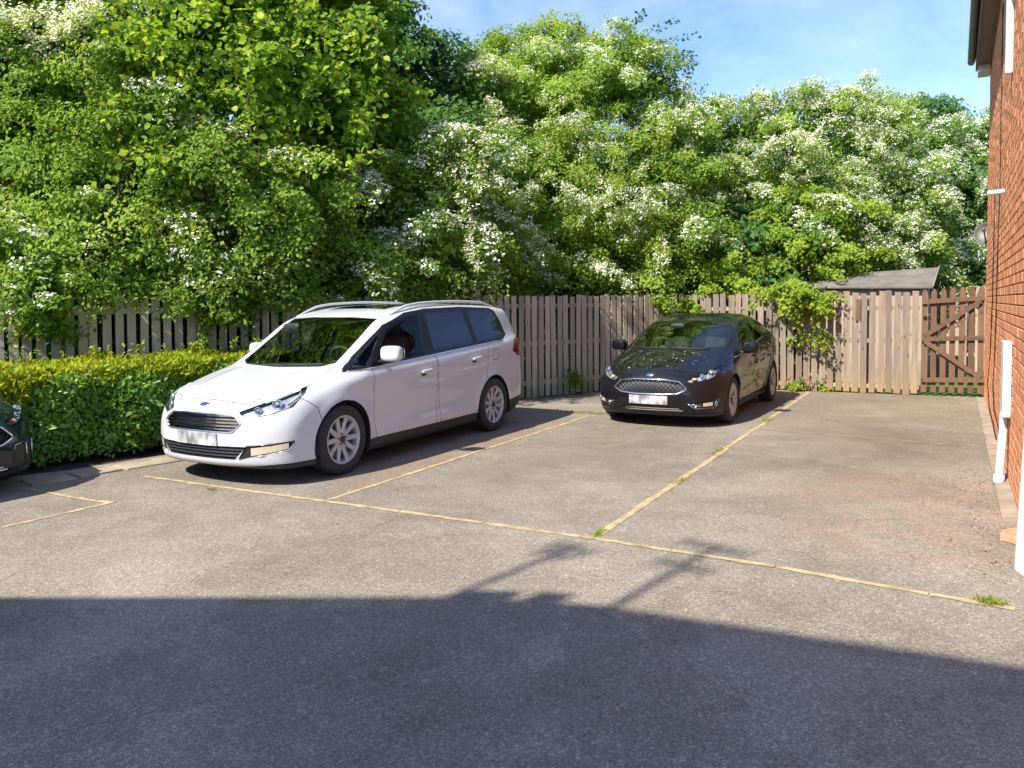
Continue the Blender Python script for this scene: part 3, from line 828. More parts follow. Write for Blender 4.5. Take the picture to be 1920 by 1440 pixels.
def tarmac():
    m, nt, o = newmat('worn_tarmac'); p = pr(nt, (.2, .2, .2), .9, spec=.25)
    pos = nt.nodes.new('ShaderNodeNewGeometry').outputs['Position']
    big = noise(nt, pos, .55, 6, .62, .4); mid = noise(nt, pos, 3.2, 7, .7); fine = noise(nt, pos, 55, 4, .7)
    col = rampc(nt, big, [(.32, (.168, .143, .110)), (.5, (.232, .200, .156)), (.68, (.312, .273, .216))])
    col = mixc(nt, rampv(nt, mid, [(.45, 0.), (.8, .6)]), col, (.345, .303, .242))
    # dusty red-brown spill by the house, moss-brown film at the far end
    n2 = noise(nt, pos, 1.7, 7, .65, .6)
    red = math_(nt, 'MULTIPLY', rampv(nt, spot(nt, pos, (-.12, 6.9), 1.5, 2.1), [(0., 0.), (.55, 1.)]), rampv(nt, n2, [(.42, 0.), (.70, .55)]))
    col = mixc(nt, red, col, (.40, .265, .195))
    moss = math_(nt, 'MULTIPLY', rampv(nt, spot(nt, pos, (-.8, 13.2), 2.2, 4.2), [(0., 0.), (.5, 1.)]), rampv(nt, n2, [(.36, .1), (.66, .8)]))
    col = mixc(nt, moss, col, (.215, .182, .118))
    strip = math_(nt, 'MULTIPLY', rampv(nt, spot(nt, pos, (-4.72, 7.6), .35, 3.4), [(0., 0.), (.5, 1.)]), rampv(nt, mid, [(.35, .2), (.65, .8)]))
    col = mixc(nt, strip, col, (.25, .178, .122))
    # stones in the binder
    v = node(nt, 'ShaderNodeTexVoronoi', Scale=170.); links(nt, (pos, v.inputs['Vector']))
    sep = nt.nodes.new('ShaderNodeSeparateColor'); nt.links.new(v.outputs['Color'], sep.inputs[0])
    col = mixc(nt, 1.0, col, rampc(nt, sep.outputs[0], [(0., (.62, .62, .64)), (.5, (.92, .92, .92)), (.86, (1.10, 1.09, 1.08)), (1., (1.7, 1.67, 1.62))]), 'MULTIPLY')
    v2 = node(nt, 'ShaderNodeTexVoronoi', Scale=60.); links(nt, (pos, v2.inputs['Vector'])); s2 = nt.nodes.new('ShaderNodeSeparateColor'); nt.links.new(v2.outputs['Color'], s2.inputs[0])
    col = mixc(nt, 1.0, col, rampc(nt, s2.outputs[1], [(0., (.86, .86, .87)), (.7, (1., 1., 1.)), (1., (1.22, 1.21, 1.2))]), 'MULTIPLY')
    col = mixc(nt, 1.0, col, rampc(nt, fine, [(.3, (.80, .80, .80)), (.7, (1.18, 1.18, 1.18))]), 'MULTIPLY')
    # oil-dark bay middles, a few hairline cracks
    oil = math_(nt, 'MULTIPLY', math_(nt, 'MAXIMUM', rampv(nt, spot(nt, pos, (-3.35, 7.6), 1.1, 3.2), [(0., 0.), (.6, 1.)]), rampv(nt, spot(nt, pos, (-.9, 9.5), 1.2, 3.6), [(0., 0.), (.6, 1.)])), rampv(nt, n2, [(.30, .15), (.6, .8)]))
    col = mixc(nt, math_(nt, 'MULTIPLY', oil, .62), col, (.140, .112, .080))
    wv = nt.nodes.new('ShaderNodeMixRGB'); wv.inputs[0].default_value = .06; nt.links.new(pos, wv.inputs[1]); nn = node(nt, 'ShaderNodeTexNoise', Scale=2.5, Detail=5.); nt.links.new(pos, nn.inputs['Vector']); nt.links.new(nn.outputs['Color'], wv.inputs[2])
    ce = node(nt, 'ShaderNodeTexVoronoi', feature='DISTANCE_TO_EDGE', Scale=.42); nt.links.new(wv.outputs[0], ce.inputs['Vector'])
    col = mixc(nt, math_(nt, 'MULTIPLY', rampv(nt, ce.outputs['Distance'], [(.0012, .35), (.004, 0.)]), rampv(nt, n2, [(.46, 0.), (.60, 1.)])), col, (.05, .045, .035))
    # thin pale scuffs
    sc = nt.nodes.new('ShaderNodeMapping'); sc.inputs['Scale'].default_value = (2.2, 9., 1.); sc.inputs['Rotation'].default_value = (0, 0, -.35); nt.links.new(pos, sc.inputs[0])
    n3 = noise(nt, sc.outputs[0], 1.0, 4, .55)
    col = mixc(nt, math_(nt, 'MULTIPLY', rampv(nt, n3, [(.69, 0.), (.76, .55)]), rampv(nt, spot(nt, pos, (-.9, 8.2), 2.0, 4.5), [(0., 0.), (.3, 1.)])), col, (.50, .45, .38))
    nt.links.new(col, p.inputs['Base Color'])
    b = node(nt, 'ShaderNodeBump', Strength=.4, Distance=.004); nt.links.new(v.outputs['Distance'], b.inputs['Height'])
    b2 = node(nt, 'ShaderNodeBump', Strength=.35, Distance=.02); nt.links.new(mid, b2.inputs['Height']); nt.links.new(b.outputs[0], b2.inputs['Normal'])
    nt.links.new(b2.outputs[0], p.inputs['Normal']); nt.links.new(p.outputs[0], o.inputs[0]); return m
def soilmat(name, a, b, sc=9.):
    m, nt, o = newmat(name); p = pr(nt, a, .95, spec=.2); pos = nt.nodes.new('ShaderNodeNewGeometry').outputs['Position']
    n = noise(nt, pos, sc, 9, .72); nt.links.new(rampc(nt, n, [(.3, a), (.7, b)]), p.inputs['Base Color'])
    bm_ = node(nt, 'ShaderNodeBump', Strength=.9, Distance=.03); nt.links.new(n, bm_.inputs['Height']); nt.links.new(bm_.outputs[0], p.inputs['Normal']); nt.links.new(p.outputs[0], o.inputs[0]); return m
M_TARMAC = tarmac()
M_SOIL = soilmat('dark_soil', (.035, .026, .018), (.085, .062, .042))
M_LEAFLITTER = soilmat('wood_floor', (.03, .03, .016), (.07, .06, .03), 5.)
M_LAWN = soilmat('lawn_turf', (.07, .13, .02), (.13, .21, .04), 14.)
M_CONC = simple('sandy_concrete', (.40, .305, .165), .95, noise=.42, nscale=7, bump=.4, bscale=120)
M_SLAB = simple('sandy_slab', (.31, .25, .18), .9, noise=.3, nscale=4, bump=.4, bscale=90)

def sheet(name, pts, z, mat, sub=1):
    o = link(name, pymesh(name, [(x, y, z) for x, y in pts], [tuple(range(len(pts)))], mat)); tag(o, kind='structure'); return o
sheet('ground', [(-300, -300), (300, -300), (300, 400), (-300, 400)], -.012, M_LEAFLITTER)
FD = np.array([.4415, .8972]); FP = np.array([-5.93, 12.74])           # the shaded fence: direction and a point on it
FN = np.array([.8972, -.4415])
def fence_pt(t, off=0.): q = FP+FD*t+FN*off; return q
CORNER = np.array([-4.86, 15.02]); GATE0 = np.array([-.36, 15.22]); GATE1 = np.array([.57, 15.30])
a0 = fence_pt(-16, .05)
sheet('tarmac_ground', [(-40, -40), (40, -40), (40, 4), (wall_x(4), 4), (wall_x(15.3), 15.3), (-.36, 15.22), tuple(CORNER), (-8.0, 9.2), (-7.45, 8.2), (-7.5, 6.3), (-7.8, 4.8), (-8.9, 2.2), (-40, -4)], 0., M_TARMAC)
sheet('soil_bed', [(-7.98, 9.18), (-7.43, 8.2), (-7.48, 6.3), (-7.78, 4.8), (-8.88, 2.2), (-12.5, 1.2), tuple(fence_pt(-4.2, -.3))], -.006, M_SOIL)
sheet('lawn', [(-4.8, 15.06), (-.36, 15.26), (14, 15.34), (14, 40), (-6, 40)], -.004, M_LAWN)

def strip(name, pts, w, label=None, z=.003, jit=.011, mat=None, seed=0):
    "a flush edging line: separate lengths laid end to end, edges a little ragged"
    rn = random.Random(seed); vs = []; fs = []
    for a, b in zip(pts[:-1], pts[1:]):
        a = np.array(a); b = np.array(b); L = np.linalg.norm(b-a); d = (b-a)/L; n_ = np.array([-d[1], d[0]]); t = 0.
        while t < L-.02:
            l = min(rn.uniform(.55, .95), L-t); k = max(2, int(l/.09)); off = rn.uniform(-1, 1)*jit*.6; base = len(vs); zz = z+rn.uniform(0, .002)
            for i in range(k+1):
                c = a+d*(t+.004+(l-.008)*i/k)
                for s_ in (-1, 1):
                    q = c+n_*(s_*(w/2+rn.uniform(-1, .6)*jit)+off); vs.append((q[0], q[1], zz))
            fs += [(base+2*i, base+2*i+1, base+2*i+3, base+2*i+2) for i in range(k)]
            t += l
    o = link(name, pymesh(name, vs, fs, mat or M_CONC)); tag(o, kind='structure'); return o
g = on_ground
YF = 4.97
strip('bay_edging', [(-6.83, 4.93), (-4.55, 4.99), (-2.13, 5.04), (-.9, 5.00), (.35, 4.88)], .058, seed=1)
strip('bay_edging', [(-4.55, 5.03), (-4.54, 10.6)], .05, seed=2)
strip('bay_edging', [(-2.13, 5.08), (-2.13, 14.9)], .062, seed=3)
strip('bay_edging', [tuple(g(0, 990)[:2]), tuple(g(215, 941)[:2])], .05, seed=4)
strip('bay_edging', [tuple(g(36, 915)[:2]), tuple(g(165, 938)[:2]), tuple(g(210, 943)[:2])], .05, seed=5)
strip('bay_edging', [tuple(g(0, 991)[:2]), (-7.5, 1.0)], .05, seed=8)
strip('tarmac_joint', [tuple(g(1395, 803)[:2]), tuple(g(1838, 838)[:2])], .022, seed=6, jit=.008)
strip('tarmac_joint', [tuple(g(975, 783)[:2]), tuple(g(1130, 803)[:2])], .02, seed=7, jit=.008)
# pale slabs along the foot of the hedge
SL = [(60, 912), (150, 897), (235, 882), (345, 864), (455, 846)]
for i in range(4):
    a, b = g(*SL[i]), g(*SL[i+1]); d = (b-a); d /= np.linalg.norm(d); n_ = np.array([-d[1], d[0], 0]); w = .34
    q = [a+d*.012, b-d*.012, b-d*.012+n_*w, a+d*.012+n_*w]; q = [v+np.array([random.uniform(-.012, .012), random.uniform(-.012, .012), 0]) for v in q]
    lo = [(v[0], v[1], -.03) for v in q]; hi = [(v[0], v[1], .014+.006*(i % 2)) for v in q]
    o = soften(link('paving_slab', pymesh('paving_slab', lo+hi, [(3, 2, 1, 0), (4, 5, 6, 7), (0, 1, 5, 4), (1, 2, 6, 5), (2, 3, 7, 6), (3, 0, 4, 7)], M_SLAB)), .006); tag(o, kind='structure')
# stone kerb strip along the house
vs = []
for i in range(12):
    y0_, y1_ = 6.9+i*.68, 6.9+i*.68+.67
    if y1_ > 15.2: y1_ = 15.2
    if y1_ <= y0_+.05: break
    w0 = .125
    mb = MB(); mb.add([(wall_x(y0_)-w0, y0_, -.02), (wall_x(y0_)+.0, y0_, -.02), (wall_x(y1_)+.0, y1_, -.02), (wall_x(y1_)-w0, y1_, -.02), (wall_x(y0_)-w0, y0_, .022), (wall_x(y0_)+.0, y0_, .03), (wall_x(y1_)+.0, y1_, .03), (wall_x(y1_)-w0, y1_, .022)], [(3, 2, 1, 0), (4, 5, 6, 7), (0, 1, 5, 4), (1, 2, 6, 5), (2, 3, 7, 6), (3, 0, 4, 7)])
    o = soften(mb.ob('kerb_stone', M_SLAB), .008); tag(o, kind='structure')

# ------------------------------------------------------------------ timber
def wood(name, cols, streak=.5, warm_foot=None, green_foot=None):
    m, nt, o = newmat(name); p = pr(nt, cols[0], .85, spec=.2)
    tc = nt.nodes.new('ShaderNodeTexCoord').outputs['Object']; rnd = nt.nodes.new('ShaderNodeObjectInfo').outputs['Random']
    add = nt.nodes.new('ShaderNodeVectorMath'); add.operation = 'ADD'; comb = nt.nodes.new('ShaderNodeCombineXYZ'); k = math_(nt, 'MULTIPLY', rnd, 37.); links(nt, (k, comb.inputs[0]), (k, comb.inputs[2])); links(nt, (tc, add.inputs[0]), (comb.outputs[0], add.inputs[1]))
    mp = nt.nodes.new('ShaderNodeMapping'); mp.inputs['Scale'].default_value = (34., 34., 1.6); nt.links.new(add.outputs[0], mp.inputs[0])
    gr = noise(nt, mp.outputs[0], 1.0, 7, .65, .5); bl = noise(nt, add.outputs[0], 2.6, 5, .6)
    c = rampc(nt, gr, [(.28, tuple(v*.62 for v in cols[0])), (.5, cols[0]), (.75, cols[1])])
    c = mixc(nt, rampv(nt, bl, [(.35, 0.), (.7, .75)]), c, cols[2])
    # knots
    mk = nt.nodes.new('ShaderNodeMapping'); mk.inputs['Scale'].default_value = (9., 9., 3.1); nt.links.new(add.outputs[0], mk.inputs[0])
    vo = node(nt, 'ShaderNodeTexVoronoi', Scale=1.); nt.links.new(mk.outputs[0], vo.inputs['Vector'])
    c = mixc(nt, rampv(nt, vo.outputs['Distance'], [(.06, .85), (.15, 0.)]), c, tuple(v*.28 for v in cols[0]))
    sx = nt.nodes.new('ShaderNodeSeparateXYZ'); nt.links.new(tc, sx.inputs[0])
    if warm_foot: c = mixc(nt, math_(nt, 'MULTIPLY', rampv(nt, sx.outputs[2], [(.02, .9), (.45, 0.)]), rampv(nt, bl, [(.3, .4), (.6, 1.)])), c, warm_foot)
    if green_foot: c = mixc(nt, math_(nt, 'MULTIPLY', rampv(nt, sx.outputs[2], [(.05, .85), (.6, 0.)]), rampv(nt, bl, [(.35, .2), (.65, 1.)])), c, green_foot)
    c = mixc(nt, 1.0, c, rampc(nt, rnd, [(0., (.72, .72, .74)), (.5, (1., 1., 1.)), (1., (1.22, 1.18, 1.12))]), 'MULTIPLY')
    nt.links.new(c, p.inputs['Base Color'])
    b = node(nt, 'ShaderNodeBump', Strength=.5, Distance=.004); nt.links.new(gr, b.inputs['Height']); nt.links.new(b.outputs[0], p.inputs['Normal']); nt.links.new(p.outputs[0], o.inputs[0]); return m
M_GREYWOOD = wood('grey_fence_wood', [(.47, .40, .315), (.60, .53, .435), (.40, .345, .27)], green_foot=(.22, .23, .115))
M_SUNWOOD = wood('weathered_fence_wood', [(.245, .190, .143), (.34, .285, .230), (.205, .178, .155)], warm_foot=(.32, .21, .10))
M_GATEWOOD = wood('brown_stained_wood', [(.165, .098, .064), (.21, .128, .086), (.14, .083, .055)])
M_PALEWOOD = wood('pale_fence_wood', [(.38, .315, .235), (.46, .395, .31), (.35, .29, .225)])
def picket_mesh(name, w, t, h, mat, seed, top='flat'):
    "a sawn board: slight taper, warp and uneven end"
    rn = random.Random(seed); n = 7; vs = []; fs = []; ph = rn.uniform(0, 6); am = rn.uniform(.0, .006)
    for i in range(n):
        q = i/(n-1); z = h*q; dx = am*sin(ph+q*3.2); ww = w/2*(1+rn.uniform(-.02, .02)); cy = rn.uniform(-.0015, .0015)
        e = rn.uniform(-.006, .006) if i == n-1 else 0
        vs += [(-ww+dx, -t/2+cy, z+e), (ww+dx, -t/2+cy, z-e), (ww+dx, t/2+cy, z-e), (-ww+dx, t/2+cy, z+e)]
    for i in range(n-1):
        for k in range(4): k2 = (k+1) % 4; fs.append((i*4+k, i*4+k2, i*4+4+k2, i*4+4+k))
    fs.append((3, 2, 1, 0))
    if top == 'flat': fs.append(tuple((n-1)*4+k for k in range(4)))
    else:
        b = (n-1)*4; tip = .075; m_ = len(vs)
        for y in (-t/2, t/2):
            for x, z in ((-w*.42, .030), (-w*.24, .058), (0, tip), (w*.24, .058), (w*.42, .030)): vs.append((x, y, h+z))
        F_ = [m_+k for k in range(5)]; B_ = [m_+5+k for k in range(5)]
        fs += [(b, b+1, F_[4], F_[3], F_[2], F_[1], F_[0]), (b+2, b+3, B_[0], B_[1], B_[2], B_[3], B_[4])]
        fs += [(b+3, b, F_[0], B_[0]), (b+1, b+2, B_[4], F_[4])]+[(F_[k], F_[k+1], B_[k+1], B_[k]) for k in range(4)]
    return pymesh(name, vs, fs, mat)
def fence(p0, p1, label, mat, pitch, w, hgt, rails, tilt=0., back=True, group=None, seed=3, name='picket_fence', railmat=None, lean=None):
    p0 = np.array(p0); p1 = np.array(p1); L = np.linalg.norm(p1-p0); d = (p1-p0)/L; ang = math.atan2(d[1], d[0])
    root = empty(name, (p0[0], p0[1], 0), ang); tag(root, label, 'fence', group)
    meshes = [picket_mesh('picket', w, .02, hgt, mat, seed*10+k) for k in range(7)]; rn = random.Random(seed)
    n = int(L/pitch)
    for i in range(n):
        o = link('picket', meshes[rn.randrange(7)], root); x = (i+.5)*L/n+rn.uniform(-.006, .006); o.location = (x, -.03+rn.uniform(-.003, .003), rn.uniform(.005, .035)); o.rotation_euler = (0, rn.uniform(-.010, .010)+(lean(x/L) if lean else 0), rn.uniform(-.03, .03))
        o.scale = (rn.uniform(.93, 1.06), 1, 1+rn.uniform(-.008, .010))
    if back:
        for i in range(n):
            o = link('picket', meshes[rn.randrange(7)], root); o.location = ((i+1)*L/n, .058, rn.uniform(.0, .03)); o.scale = (1, 1, .985); o.rotation_euler = (0, rn.uniform(-.01, .01), 0)
    for z in rails:
        for k in range(int(math.ceil(L/1.83))):
            a, b = k*1.83, min(L, (k+1)*1.83-.004); o = MB().bbox((a, -.0195, z-.036), (b, .047, z+.036)).ob('rail', railmat or mat, root)
    for k in range(int(L/1.83)+1):
        MB().bbox((k*1.83-.045, .070, 0), (k*1.83+.045, .155, hgt-.06)).ob('post', mat, root)
    return root
fence(fence_pt(-11.5), CORNER, 'grey shaded picket fence running behind the hedge and the white van', M_GREYWOOD, .141, .101, 1.755, (.27, .95, 1.60), back=False, lean=lambda q: .055*max(0, .55-q))
fence(CORNER+np.array([.03, .0]), GATE0-np.array([.03, 0]), 'sunlit brown picket fence behind the black hatchback, up to the gate', M_SUNWOOD, .1345, .104, 1.765, (.13, .93, 1.50), back=False, seed=9, railmat=M_PALEWOOD)
# scrap of board hanging on the sunny fence
o = soften(MB().box((*on_y(1609, 578, 15.11)[:2], 1.47), (.042, .011, .19)).ob('timber_scrap', M_GATEWOOD), .002); tag(o, 'short brown board nailed on the sunlit fence left of the gate', 'board')
# gate
gd = (GATE1-GATE0); gl = np.linalg.norm(gd); gate = empty('garden_gate', (GATE0[0], GATE0[1]-.02, 0), math.atan2(gd[1], gd[0])); tag(gate, 'brown stained timber gate with diagonal braces beside the brick house', 'gate')
for k in range(7):
    me = picket_mesh('board', .088, .02, 1.685+.009*k, M_GATEWOOD, 70+k, 'point'); b = link('board', me, gate); b.location = (.045+k*(gl-.09)/6, .036, .055)
def gbar(name, a, b, w=.078, y=.0):
    a = Vector((a[0], y, a[1])); b = Vector((b[0], y, b[1])); d = b-a; rot = Matrix.Rotation(-math.atan2(d.z, d.x), 3, 'Y'); o = soften(MB().box((0, 0, 0), (d.length/2, .018, w/2)).ob(name, M_GATEWOOD, gate), .003); m4 = rot.to_4x4(); m4.translation = (a+b)/2; o.matrix_local = m4
gbar('rail', (.005, 1.60), (gl-.005, 1.66)); gbar('rail', (.005, .965), (gl-.005, .995)); gbar('rail', (.005, .265), (gl-.005, .285))
gbar('brace', (.05, 1.02), (gl-.06, 1.61), .072, -.004); gbar('brace', (.05, .93), (gl-.05, .33), .072, -.004)
MB().bbox((.01, -.045, 1.36), (.075, -.018, 1.40)).tube([(.04, -.05, 1.38), (.13, -.05, 1.38)], .007, 6).ob('latch', M_DALLOY, gate)
MB().bbox((gl-.20, -.026, .985), (gl-.03, -.0185, 1.005)).ob('hinge', M_DALLOY, gate)
# pale fence across the garden, seen through the gate
fence((-2.6, 20.4), (3.6, 20.4), 'pale wooden fence across the garden, seen through the brown gate', M_PALEWOOD, .135, .11, 1.9, (.4, 1.4), back=False, seed=21)

# ------------------------------------------------------------------ brick house on the right
def brickmat(name='red_brick'):
    m, nt, o = newmat(name); p = pr(nt, (.4, .15, .08), .85, spec=.2)
    pos = nt.nodes.new('ShaderNodeNewGeometry').outputs['Position']
    at_ = nt.nodes.new('ShaderNodeAttribute'); at_.attribute_name = 'tone'; rnd = nt.nodes.new('ShaderNodeObjectInfo').outputs['Random']
    k = math_(nt, 'FRACT', math_(nt, 'ADD', at_.outputs['Fac'], rnd), 0.)
    c = rampc(nt, k, [(0., (.60, .245, .115)), (.45, (.70, .305, .145)), (.8, (.75, .35, .18)), (1., (.64, .26, .13))])
    mp = nt.nodes.new('ShaderNodeMapping'); mp.inputs['Scale'].default_value = (40., 60., 5.); nt.links.new(pos, mp.inputs[0]); n = noise(nt, mp.outputs[0], 1., 4, .6)
    c = mixc(nt, 1., c, rampc(nt, n, [(.3, (.78, .76, .74)), (.7, (1.16, 1.17, 1.18))]), 'MULTIPLY'); nt.links.new(c, p.inputs['Base Color'])
    b = node(nt, 'ShaderNodeBump', Strength=.35, Distance=.003); nt.links.new(n, b.inputs['Height']); nt.links.new(b.outputs[0], p.inputs['Normal']); nt.links.new(p.outputs[0], o.inputs[0]); return m
M_BRICK = brickmat(); M_MORTAR = simple('mortar', (.24, .135, .075), .95, noise=.2, nscale=30)
M_WHITEPVC = simple('white_plastic', (.72, .71, .69), .35, noise=.04, nscale=12)
M_SOFFIT = simple('brown_soffit', (.20, .16, .14), .6, noise=.15, nscale=10); M_GUTTER = simple('dark_gutter', (.06, .06, .075), .4)
M_TILE = simple('roof_tile', (.12, .09, .08), .85, noise=.3, nscale=9, bump=.3, bscale=30)
M_CABLE = simple('cable_black', (.012, .010, .010), .6)
house = empty('brick_house', (.6, 9.5, 0)); tag(house, 'red brick house wall along the right edge with eaves and gutter', 'house')
def inhouse(o): o.parent = house; o.matrix_parent_inverse = Matrix.Translation((-.6, -9.5, 0)); return o
HT, YN, YFAR = 5.46, 5.2, 15.42
mb = MB(); X0, X1 = wall_x(YN), wall_x(YFAR)
mb.add([(X0+.003, YN, 0), (X1+.003, YFAR, 0), (7.5, YFAR, 0), (7.5, YN, 0), (X0+.003, YN, HT), (X1+.003, YFAR, HT), (7.5, YFAR, HT), (7.5, YN, HT)], [(0, 1, 5, 4), (1, 2, 6, 5), (2, 3, 7, 6), (3, 0, 4, 7), (4, 5, 6, 7)])
inhouse(mb.ob('mortar_wall', M_MORTAR))
CH, BL = .0885, .2425; rowz = []
rb = random.Random(5); cand = []
for r in range(int(HT/CH)):
    z = r*CH+.004; y = YN + (BL/2 if r % 2 else 0)
    while y < YFAR-.01:
        y1 = min(y+BL-.011, YFAR+.004); cand.append((y, y1, z)); y += BL
def score(q):
    y = (q[0]+q[1])/2; p = np.array([wall_x(y), y, q[2]+.04])-EYE; d = p@FW
    if d < .3: return -1
    px = 960+FPX*(p@CR)/d; py = PPY-FPX*(p@CU)/d
    return 1/d if (px < 1925 and -5 < py < 1445) else -1
cand.sort(key=score, reverse=True)
DANG = math.atan(.0088)
def brick_vs(y0, y1, z, pr_):
    h = CH-.011; x = -.011-pr_; e = .004; w = y1-y0
    return [(0.004, -w/2, 0), (0.004, w/2, 0), (0.004, w/2, h), (0.004, -w/2, h), (x+e, -w/2, 0), (x+e, w/2, 0), (x+e, w/2, h), (x+e, -w/2, h), (x, -w/2+e, e), (x, w/2-e, e), (x, w/2-e, h-e), (x, -w/2+e, h-e)]
BF = [(0, 4, 5, 1), (1, 5, 6, 2), (2, 6, 7, 3), (3, 7, 4, 0), (4, 8, 9, 5), (5, 9, 10, 6), (6, 10, 11, 7), (7, 11, 8, 4), (8, 11, 10, 9)]
bm_full = [pymesh('brick', brick_vs(0, BL-.011, 0, k*.0012), BF, M_BRICK) for k in range(-1, 3)]
allv = []; allf = []; tone = []; nparts = 0
for q in cand:
    y0_, y1_, z = q; ym = (y0_+y1_)/2
    if nparts < 300 and abs(y1_-y0_-(BL-.011)) < 1e-6 and score(q) > 0:
        o = link('brick', bm_full[rb.randrange(4)]); o.location = (wall_x(ym), ym, z); o.rotation_euler = (0, 0, -DANG); inhouse(o); nparts += 1
    else:
        b = len(allv); vs = brick_vs(y0_, y1_, z, rb.randrange(-1, 3)*.0012); xm = wall_x(ym); allv += [(xm+v[0]+.0088*v[1], ym+v[1], z+v[2]) for v in vs]; allf += [tuple(i+b for i in f) for f in BF]; tone += [rb.random()]*len(BF)
me = pymesh('brickwork', allv, allf, M_BRICK); at2 = me.attributes.new('tone', 'FLOAT', 'FACE'); at2.data.foreach_set('value', tone)
tag(inhouse(link('brickwork', me)), kind='stuff')
# eaves above the wall
def along(xoff0, xoff1, z0, z1, y0=YN, y1=YFAR+.12):
    m_ = MB(); q = []
    for y in (y0, y1): q += [(wall_x(y)+xoff0, y, z0), (wall_x(y)+xoff1, y, z0), (wall_x(y)+xoff1, y, z1), (wall_x(y)+xoff0, y, z1)]
    return m_.add(q, [(0, 1, 2, 3), (7, 6, 5, 4), (0, 4, 5, 1), (1, 5, 6, 2), (2, 6, 7, 3), (3, 7, 4, 0)])
inhouse(along(-.20, .0, 5.46, 5.48).ob('soffit', M_SOFFIT)); inhouse(along(-.222, -.202, 5.44, 5.66).ob('fascia', M_SOFFIT))
inhouse(soften(along(-.19, -.015, 5.33, 5.458, YFAR-.25, YFAR+.10).ob('eaves_box', M_WHITEPVC), .004))
gp = []
for i in range(9):
    a = pi+pi*i/8; gp.append((-.285+.058*cos(a), 5.63+.058*sin(a)))
m_ = MB(); n = 30
for j in range(n+1):
    y = YN+(YFAR+.16-YN)*j/n; m_.v += [(wall_x(y)+a, y, z-.012*(j/n)) for a, z in gp]
m_.f = [(j*9+k, j*9+k+1, j*9+9+k+1, j*9+9+k) for j in range(n) for k in range(8)]+[tuple(n*9+k for k in range(9))]
inhouse(m_.ob('gutter', M_GUTTER, None, True))
m_ = MB().add([(wall_x(YN)-.30, YN, 5.66), (wall_x(YFAR)-.30, YFAR+.15, 5.66), (4.0, YFAR+.15, 8.4), (4.0, YN, 8.4), (7.9, YFAR+.15, 5.66), (7.9, YN, 5.66)], [(0, 1, 2, 3), (3, 2, 4, 5), (1, 4, 2), (0, 3, 5)])
inhouse(m_.ob('roof', M_TILE))
# pipes, boxes and cables fixed to the wall
def wpt(y, z, off): return Vector((wall_x(y)-off, y, z))
mb = soften(MB().bbox((wall_x(8.3)-.080, 8.12, .60), (wall_x(8.3)-.014, 8.44, 1.27)).ob('meter_box', M_WHITEPVC), .012, 3); tag(mb, 'white plastic meter box fixed on the brick wall above a slanting pipe', 'box')
pb = on_ground(1872, 908)
o = MB().tube([wpt(8.28, .63, .055), wpt(8.26, .52, .058), (pb[0]+.005, pb[1]+.02, .07), (pb[0], pb[1], .0)], [.034, .034, .034, .034], 14).tube([(pb[0], pb[1], .0), (pb[0]+.004, pb[1]+.01, .085)], .045, 14).ob('service_pipe', M_WHITEPVC, None, True); tag(o, 'white plastic pipe slanting from the meter box down to the tarmac', 'pipe')
q = on_wall(1886, 358); o = MB().tube([(q[0]+.02, q[1], q[2]), (q[0]-.17, q[1]+.02, q[2]-.01)], .026, 12).ob('overflow_pipe', M_WHITEPVC, None, True); tag(o, 'short white overflow pipe sticking out high on the brick wall', 'pipe')
q0, q1 = on_wall(1890, 140, .05), on_wall(1893, 60, .05)
o = soften(MB().bbox((wall_x(q0[1])-.075, q0[1]-.055, q0[2]), (wall_x(q0[1])-.012, q0[1]+.055, 5.44)).ob('downpipe', M_WHITEPVC), .012, 3); tag(o, 'white square downpipe under the eaves, ending high on the wall', 'pipe')
c1 = [(1881, 5), (1879, 120), (1877, 230), (1875, 360), (1871, 470), (1869, 560), (1866, 650), (1862, 720), (1864, 770), (1872, 800), (1877, 850)]
o = MB().tube([tuple(on_wall(x, y, .016)) for x, y in c1], .0085, 6).ob('wall_cable', M_CABLE, None, True); tag(o, 'long black cable running down the whole brick wall from the eaves', 'cable')
c2 = [(1866, 362), (1864, 440), (1861, 560), (1857, 660), (1852, 715), (1855, 765), (1863, 800), (1869, 830)]
o = MB().tube([tuple(on_wall(x, y, .016)) for x, y in c2], .0085, 6).ob('wall_cable', M_CABLE, None, True); tag(o, 'black cable hanging from the white overflow pipe down the wall', 'cable')
# white panel leaning on the wall at the right edge of the picture
b0 = on_ground(1901, 1068)
m_ = MB(); e_ = np.array([.30, -.90]); e_ /= np.linalg.norm(e_); n_ = np.array([-e_[1], e_[0]])*-1; c0 = b0[:2]; c1_ = c0+e_*.42; V_ = [c0, c1_, c1_-n_*.02, c0-n_*.02]
V_ = [(c0[0], c0[1], 0), (c1_[0], c1_[1], 0), (c1_[0]+.02, c1_[1]+.008, 0), (c0[0]+.02, c0[1]+.008, 0)]; hh = 1.9; dx = .075
m_.add(V_+[(x+dx, y, hh) for x, y, z in V_], [(3, 2, 1, 0), (4, 5, 6, 7), (0, 1, 5, 4), (1, 2, 6, 5), (2, 3, 7, 6), (3, 0, 4, 7)])
o = soften(m_.ob('white_panel', M_WHITEPVC), .004); tag(o, 'tall white panel leaning on the wall at the right picture edge', 'panel')
